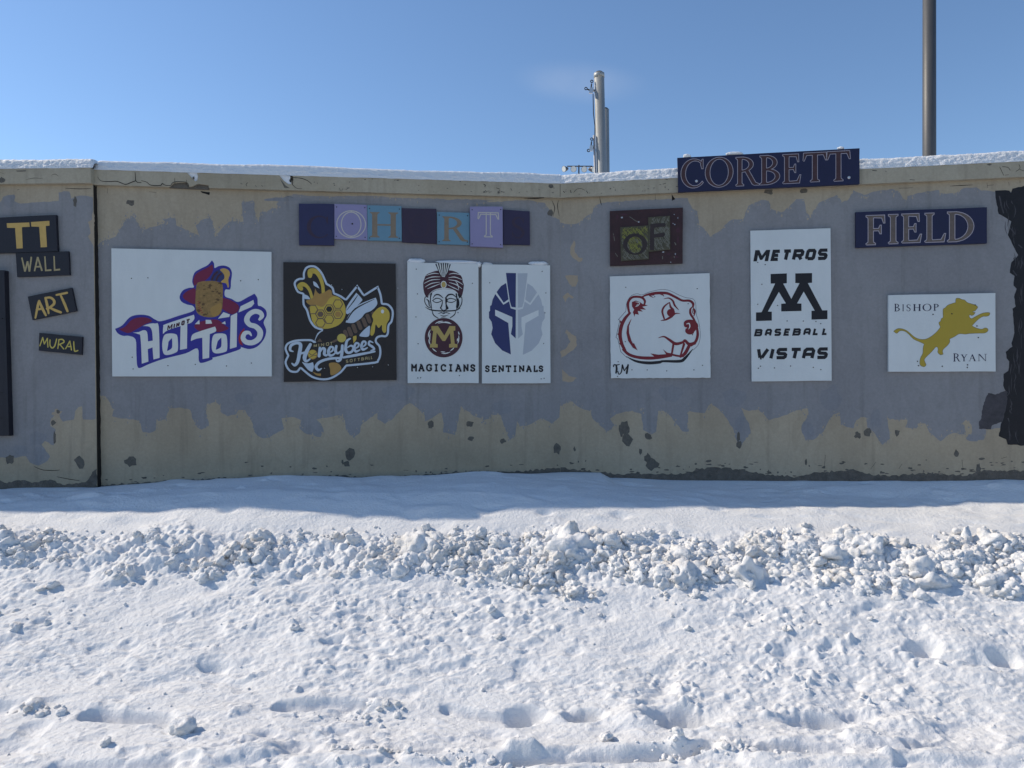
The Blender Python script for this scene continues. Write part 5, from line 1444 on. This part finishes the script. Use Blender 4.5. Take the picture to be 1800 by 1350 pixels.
# ------------------------------------------------------------------ white board: maroon animal head
O = (1060, 470, 6.585)
r, f = sign('painted_sign', SR, zq(O, (77, 105), (1233, 67), (1245, 1277), (92, 1283)), 0.018, 'white', 'ragged edged white board with a maroon line drawn animal head, TM in its corner', 'sign', rag=0.45)
a = Art(SR, f, *O)
a.stroke('ink', [(268, 1030), (380, 1085), (520, 1106), (650, 1098), (700, 1086), (890, 1086), (950, 1050), (1040, 945)], [4, 26, 36, 34, 26, 34, 34, 6])
a.stroke('lettnavy', [(265, 505), (275, 410), (320, 335), (390, 305), (450, 318), (540, 285), (660, 258), (760, 265), (880, 320), (960, 350), (1040, 366), (1072, 420), (1080, 540), (1110, 640), (1126, 780), (1105, 890), (1040, 960)], 4, cap=False)
a.stroke('lettnavy', [(265, 505), (178, 604), (195, 612), (150, 810), (172, 830), (205, 975), (275, 1045)], 5, False, False)
for st, w in (([(440, 352), (500, 320), (600, 300), (700, 296), (760, 306), (850, 350), (920, 384), (1000, 386), (1042, 418), (1040, 455)], [16, 22, 34, 32, 30, 28, 26, 28, 30, 22]),
              ([(1030, 460), (1010, 490), (1014, 540), (1045, 590), (1068, 640)], [10, 24, 28, 24, 30]), ([(1040, 462), (1066, 505), (1052, 560)], [10, 16, 12]),
              ([(1086, 690), (1096, 780), (1072, 858), (1020, 905)], [24, 32, 32, 24]), ([(640, 816), (705, 802), (770, 840), (840, 884), (920, 868), (950, 848), (995, 888), (1060, 878)], [4, 18, 30, 36, 28, 32, 36, 36]),
              ([(815, 888), (795, 1008)], [26, 22]), ([(938, 888), (898, 1018)], [28, 20]), ([(1000, 900), (950, 995), (895, 1034)], [36, 40, 26]), ([(770, 1000), (850, 1022), (930, 1030)], [20, 24, 20]),
              ([(235, 950), (300, 1008), (400, 1040), (520, 1050), (640, 1044), (790, 1022)], [30, 34, 34, 38, 34, 26]), ([(312, 528), (256, 590), (212, 680), (197, 780), (216, 880), (258, 968)], [24, 36, 42, 42, 38, 32]),
              ([(302, 522), (288, 440), (300, 385), (340, 346), (400, 340), (455, 352), (484, 390), (478, 425)], [22, 30, 28, 26, 26, 28, 26, 20]),
              ([(770, 405), (712, 450), (686, 510), (708, 592)], [10, 20, 24, 18]), ([(772, 408), (782, 458), (812, 490), (826, 528)], [10, 24, 24, 14]), ([(668, 616), (730, 604), (790, 570), (840, 534), (892, 536)], [4, 22, 28, 14, 4]), ([(703, 366), (760, 355), (808, 388), (830, 440), (876, 492)], [4, 14, 22, 22, 5]),
              ([(590, 320), (540, 325), (588, 352)], [10, 16, 3]), ([(640, 300), (690, 318), (706, 336)], [16, 14, 3])):
    a.stroke('beaver', st, w)
for q in ([(935, 640), (960, 613), (1010, 604), (1065, 620), (1100, 664), (1096, 702), (1060, 740), (1040, 770), (990, 776), (955, 750), (955, 712), (975, 700), (942, 686)],):
    a.poly('beaver', q, True, 4)
for q in ([(335, 400), (380, 384), (430, 404), (462, 425), (520, 440), (455, 456), (498, 490), (430, 484), (462, 512), (402, 505), (415, 548), (372, 540), (365, 572), (345, 520), (360, 490), (335, 450)], [(333, 590), (300, 680), (302, 760), (330, 850), (350, 885), (355, 872), (402, 962), (345, 930), (290, 850), (270, 760), (280, 680), (308, 625)], [(548, 996), (640, 1010), (780, 1002), (760, 1030), (600, 1038)], [(692, 945), (740, 985), (800, 1000), (770, 1018), (730, 1005)], [(190, 610), (215, 625), (200, 650)], [(162, 770), (185, 760), (190, 800)], [(185, 880), (205, 870), (212, 910)], [(255, 960), (285, 985), (262, 1000)]):
    a.poly('beaver', q)
a.ellipse('beaver', 782, 525, 42, 44)
a.ellipse('beaver', 1048, 508, 16, 30)
for st, w in (([(968, 655), (996, 650), (1005, 685), (990, 716)], [8, 14, 14, 4]), ([(378, 398), (422, 412), (405, 442), (374, 455)], [4, 10, 9, 3]), ([(400, 425), (385, 450)], 6), ([(1040, 495), (1048, 525)], [4, 8])):
    a.stroke('whitep', st, w)
a.part('emblem', r)
for st, w in (([(122, 1148), (128, 1128), (160, 1130), (192, 1122)], [14, 14, 14, 8]), ([(152, 1132), (158, 1175), (150, 1222)], [18, 24, 18]), ([(172, 1205), (185, 1238), (212, 1210), (224, 1130)], [14, 10, 14, 16]), ([(224, 1132), (246, 1195)], [18, 12]), ([(246, 1198), (292, 1130)], [10, 14]), ([(290, 1130), (274, 1225)], [20, 22])):
    a.stroke('ink', st, w)
a.part('lettering', r)
screws(SR, f, r, zq(O, (263, 231), (1090, 246), (335, 1186), (512, 1187), (737, 1198), (1052, 1186), (1152, 1134), (168, 1262), (175, 1092), (985, 421), (1036, 780), (258, 860), (598, 340)))

# ------------------------------------------------------------------ white board: METROS / BASEBALL / VISTAS
O = (1305, 395, 4.735)
r, f = sign('painted_sign', SR, zq(O, (67, 50), (733, 29), (743, 1298), (78, 1305)), 0.018, 'white', 'tall white board with a big black block M, lettered METROS BASEBALL VISTAS', 'sign')
a = Art(SR, f, *O)
a.poly('ink', [(235, 410), (370, 405), (370, 487), (340, 490), (407, 617), (475, 487), (440, 485), (440, 405), (580, 402), (580, 483), (545, 486), (665, 713), (708, 712), (708, 786), (575, 790), (575, 717), (602, 715), (510, 557), (455, 655), (492, 656), (492, 718), (323, 722), (323, 658), (362, 655), (303, 560), (212, 722), (245, 724), (245, 798), (113, 802), (113, 730), (160, 728), (272, 490), (235, 490)])
a.part('emblem', r)
word(a, BLOCK, [('M', 99, 222), ('E', 240, 318), ('T', 326, 410), ('R', 416, 514), ('O', 526, 612), ('S', 624, 714)], 28, 'ink', 212, 197, 306, 293, 93, 715, shear=0.17)
a.part('lettering', r)
word(a, BLOCK, [('B', 100, 168), ('A', 188, 246), ('S', 264, 325), ('E', 344, 400), ('B', 418, 488), ('A', 508, 570), ('L', 588, 640), ('L', 665, 714)], 18, 'ink', 868, 858, 930, 918, 98, 715, shear=0.17)
a.part('lettering', r)
word(a, BLOCK, [('V', 112, 214), ('I', 226, 266), ('S', 278, 378), ('T', 388, 492), ('A', 500, 605), ('S', 618, 716)], 28, 'ink', 1028, 1020, 1122, 1118, 112, 717, shear=0.17)
a.part('lettering', r)
screws(SR, f, r, zq(O, (128, 313), (190, 332), (162, 496), (128, 662), (293, 672), (372, 801), (507, 802), (612, 806), (652, 823), (133, 1195), (150, 1178), (267, 1192), (401, 1176), (590, 1187), (653, 1206)))

# ------------------------------------------------------------------ white board: leaping lion
O = (1550, 505, 8.4375)
r, f = sign('painted_sign', SR, zq(O, (100, 117), (1685, 85), (1690, 1248), (100, 1252)), 0.022, 'white', 'white board with a leaping ochre lion silhouette, lettered BISHOP RYAN', 'sign')
a = Art(SR, f, *O)
LION = [(175, 650), (215, 620), (255, 608), (330, 620), (400, 660), (480, 730), (560, 765), (650, 766), (740, 720), (820, 650), (866, 590, 0), (845, 540), (850, 515), (870, 500), (880, 465), (905, 445), (905, 390), (908, 325), (940, 300), (980, 262), (1060, 232), (1092, 224, 0), (1100, 165), (1150, 160), (1190, 178), (1230, 186), (1270, 222), (1340, 245), (1390, 260), (1422, 285), (1424, 305), (1400, 335), (1385, 352), (1345, 362, 0), (1390, 372, 0), (1370, 405), (1335, 422), (1302, 408, 0), (1305, 445), (1335, 462, 0), (1400, 425), (1490, 382), (1570, 370), (1606, 380), (1595, 418), (1550, 434), (1500, 436), (1430, 480), (1342, 570, 0), (1400, 600), (1480, 618), (1530, 600), (1572, 612), (1576, 648), (1530, 680), (1450, 684), (1300, 690), (1240, 698), (1150, 694), (1080, 735), (1008, 768, 0), (1012, 810), (980, 860), (908, 932), (916, 992, 0), (870, 1005), (828, 966), (832, 915), (806, 886), (740, 960), (640, 1060), (645, 1110), (660, 1150), (630, 1182), (580, 1166), (560, 1130), (570, 1050), (605, 980), (610, 900), (625, 842, 0), (560, 812), (470, 770), (390, 690), (330, 652), (270, 650), (225, 685), (190, 670)]
lp = catmull(LION, True, 4)
a.poly('lionedge', lp)
a.poly('lion', shrink(lp, 7))
a.part('emblem', r)
for ch, x0, x1, yt_, yb_ in (('B', 185, 270, 244, 358), ('I', 303, 330, 254, 354), ('S', 364, 430, 254, 354), ('H', 462, 584, 250, 352), ('O', 604, 738, 246, 352), ('P', 766, 848, 246, 347)):
    serif_glyph(a, ch, x0, x1, yt_, yb_, 'lettnavy', slope=-0.01)
a.part('lettering', r)
for ch, x0, x1, yt_, yb_ in (('R', 1060, 1168, 980, 1101), ('Y', 1172, 1270, 996, 1098), ('A', 1284, 1398, 994, 1096), ('N', 1420, 1562, 990, 1094)):
    serif_glyph(a, ch, x0, x1, yt_, yb_, 'lettnavy', slope=-0.01)
a.part('lettering', r)
screws(SR, f, r, zq(O, (760, 403), (1385, 262), (1412, 573), (1432, 745), (530, 1098), (545, 1162), (897, 1172), (1272, 1150), (1268, 1190), (1040, 393)), 0.005)

# ------------------------------------------------------------------ poles and lamps beyond the wall
def tube(mb, p0, p1, r0, r1, key, n=28):
    p0, p1 = Vector(p0), Vector(p1)
    d = (p1 - p0).normalized()
    u = d.orthogonal().normalized(); v = d.cross(u)
    R0 = [p0 + u * (r0 * math.cos(2 * math.pi * i / n)) + v * (r0 * math.sin(2 * math.pi * i / n)) for i in range(n)]
    R1 = [p1 + u * (r1 * math.cos(2 * math.pi * i / n)) + v * (r1 * math.sin(2 * math.pi * i / n)) for i in range(n)]
    mb.face_set(R0 + R1, [(i, (i + 1) % n, n + (i + 1) % n, n + i) for i in range(n)] + [tuple(range(n))[::-1], tuple(range(n, 2 * n))], key)

def shade(o):
    me = o.data
    me.polygons.foreach_set('use_smooth', [len(p.vertices) == 4 for p in me.polygons])
    return o
def at(px, py, d):
    return Vector(((px - CX) / FPX * d, d, CAMZ + (CY - py) / FPX * d))
D1 = 8.5
top, low = at(1053, 130, D1), at(1057.2, 300, D1)
base = low + (low - top) * ((low.z - 0.85) / (top.z - low.z))
R1 = 8.9 * D1 / FPX
t = empty('steel_post', base)
tag(t, 'taller galvanised steel post behind the wall with rope pulleys on its left side', 'post')
mb = MB(); tube(mb, base, top, R1, R1, 'galv'); shade(mb.build('pole', t))
mb = MB(); dn = (top - low).normalized()
tube(mb, top - dn * 0.045, top + dn * 0.004, R1 * 1.06, R1 * 1.06, 'galv'); tube(mb, top + dn * 0.004, top + dn * 0.024, R1 * 0.98, R1 * 0.62, 'cap'); shade(mb.build('cap', t))
def pulley(cx, cy, dx, dy):
    c = at(cx, cy, D1 - 0.02)
    mb = MB()
    mb.face_set([c + Vector((-0.020, -0.012, -0.030)), c + Vector((0.022, -0.012, -0.030)), c + Vector((0.030, -0.012, 0.035)), c + Vector((-0.012, -0.012, 0.030)), c + Vector((-0.020, 0.012, -0.030)), c + Vector((0.022, 0.012, -0.030)), c + Vector((0.030, 0.012, 0.035)), c + Vector((-0.012, 0.012, 0.030))], [(0, 1, 2, 3), (7, 6, 5, 4), (0, 4, 5, 1), (1, 5, 6, 2), (2, 6, 7, 3), (3, 7, 4, 0)], 'bolt')
    tube(mb, c + Vector((0, 0, 0.01)), at(cx + 6, cy, D1), 0.014, 0.014, 'bolt', 10)
    br = mb.build('pulley_bracket', t)
    for ex, ey in ((dx, dy), (1.8, -16.5)):
        e = at(cx + ex, cy + ey, D1 - 0.02)
        mb = MB()
        tube(mb, c, c + (e - c) * 0.75, 0.008, 0.008, 'cap', 10)
        n = 18; m = 8; ring = []
        for i in range(n):
            an = 2 * math.pi * i / n
            for j in range(m):
                b_ = 2 * math.pi * j / m
                rr = 0.014 + 0.0055 * math.cos(b_)
                ring.append(e + Vector((rr * math.cos(an), 0.0055 * math.sin(b_), rr * math.sin(an))))
        mb.face_set(ring, [(i * m + j, i * m + (j + 1) % m, ((i + 1) % n) * m + (j + 1) % m, ((i + 1) % n) * m + j) for i in range(n) for j in range(m)], 'cap')
        mb.build('pulley_arm', t)
pulley(1038.5, 159.5, -8.5, -3.8)
pulley(1038.5, 261, -4.0, 3.5)
mb = MB()
ca = [at(1042.5, 165, D1), at(1043.2, 200, D1), at(1045.8, 222, D1), at(1045.5, 240, D1)]
for p, q in zip(ca, ca[1:]): tube(mb, p, q, 0.0055, 0.0055, 'cap', 8)
mb.build('cable', t)
mb = MB(); p = at(1044.2, 238, D1 - 0.02); q = at(1046, 300, D1 - 0.02); q2 = q + (q - p) * ((q.z - 0.9) / (p.z - q.z)); tube(mb, q2, p, 0.0125, 0.0125, 'bolt', 14); shade(mb.build('conduit', t))
D2 = 9.0
top, low = at(1062.8, 193, D2), at(1064, 300, D2)
base = low + (low - top) * ((low.z - 0.85) / (top.z - low.z))
R2 = 7.6 * D2 / FPX
t = empty('steel_post', base)
tag(t, 'shorter galvanised steel post half hidden behind the taller one', 'post')
mb = MB(); tube(mb, base, top, R2, R2, 'galv'); shade(mb.build('pole', t))
mb = MB(); tube(mb, top, top + Vector((0, 0, 0.018)), R2 * 1.03, R2 * 0.7, 'cap'); shade(mb.build('cap', t))
D3 = 11.0
base, top = at(1633.4, 640, D3), at(1633.6, -190, D3)
base.z = 0.85
t = empty('light_pole', base)
tag(t, 'tall grey steel pole behind the wall near its right end, running out of the photo', 'pole')
mb = MB(); tube(mb, base, top, 11.3 * D3 / FPX, 10.4 * D3 / FPX, 'galvd', 40); shade(mb.build('pole', t))
mb = MB(); tube(mb, base, base + Vector((0, 0, 0.03)), 0.19, 0.19, 'galvd'); mb.build('base_plate', t)
D4 = 54.0
c = at(1017.5, 293, D4)
t = empty('floodlight_mast', Vector((c.x, c.y, 0.9)))
tag(t, 'far floodlight mast, its row of four lamps just over the snowy coping', 'floodlight')
mb = MB(); tube(mb, (c.x, c.y, 0.9), c + Vector((0, 0, 0.12)), 0.07, 0.05, 'lampbody', 12); shade(mb.build('mast', t))
mb = MB(); tube(mb, at(997, 292.3, D4), at(1041, 292.3, D4), 0.045, 0.045, 'lampbody', 10); mb.build('crossarm', t)
for px_, py_, az in ((992.5, 297.0, -50), (1008.5, 297.2, -12), (1026.5, 297.6, 8), (1041.5, 297.8, 55)):
    p = at(px_, py_, D4)
    dv = Vector((math.sin(R_(az)), -math.cos(R_(az)), -0.25)).normalized()
    mb = MB()
    tube(mb, p - dv * 0.30, p - dv * 0.12, 0.10, 0.17, 'lampbody', 16); tube(mb, p - dv * 0.12, p + dv * 0.08, 0.17, 0.225, 'lampbody', 16); tube(mb, p - dv * 0.2, Vector((p.x, p.y, at(px_, 292.3, D4).z)), 0.035, 0.035, 'lampbody', 8)
    lo_ = mb.build('floodlight', t)
    mb = MB(); tube(mb, p + dv * 0.082, p + dv * 0.10, 0.205, 0.19, 'lampglass', 16); mb.build('lamp_glass', lo_)
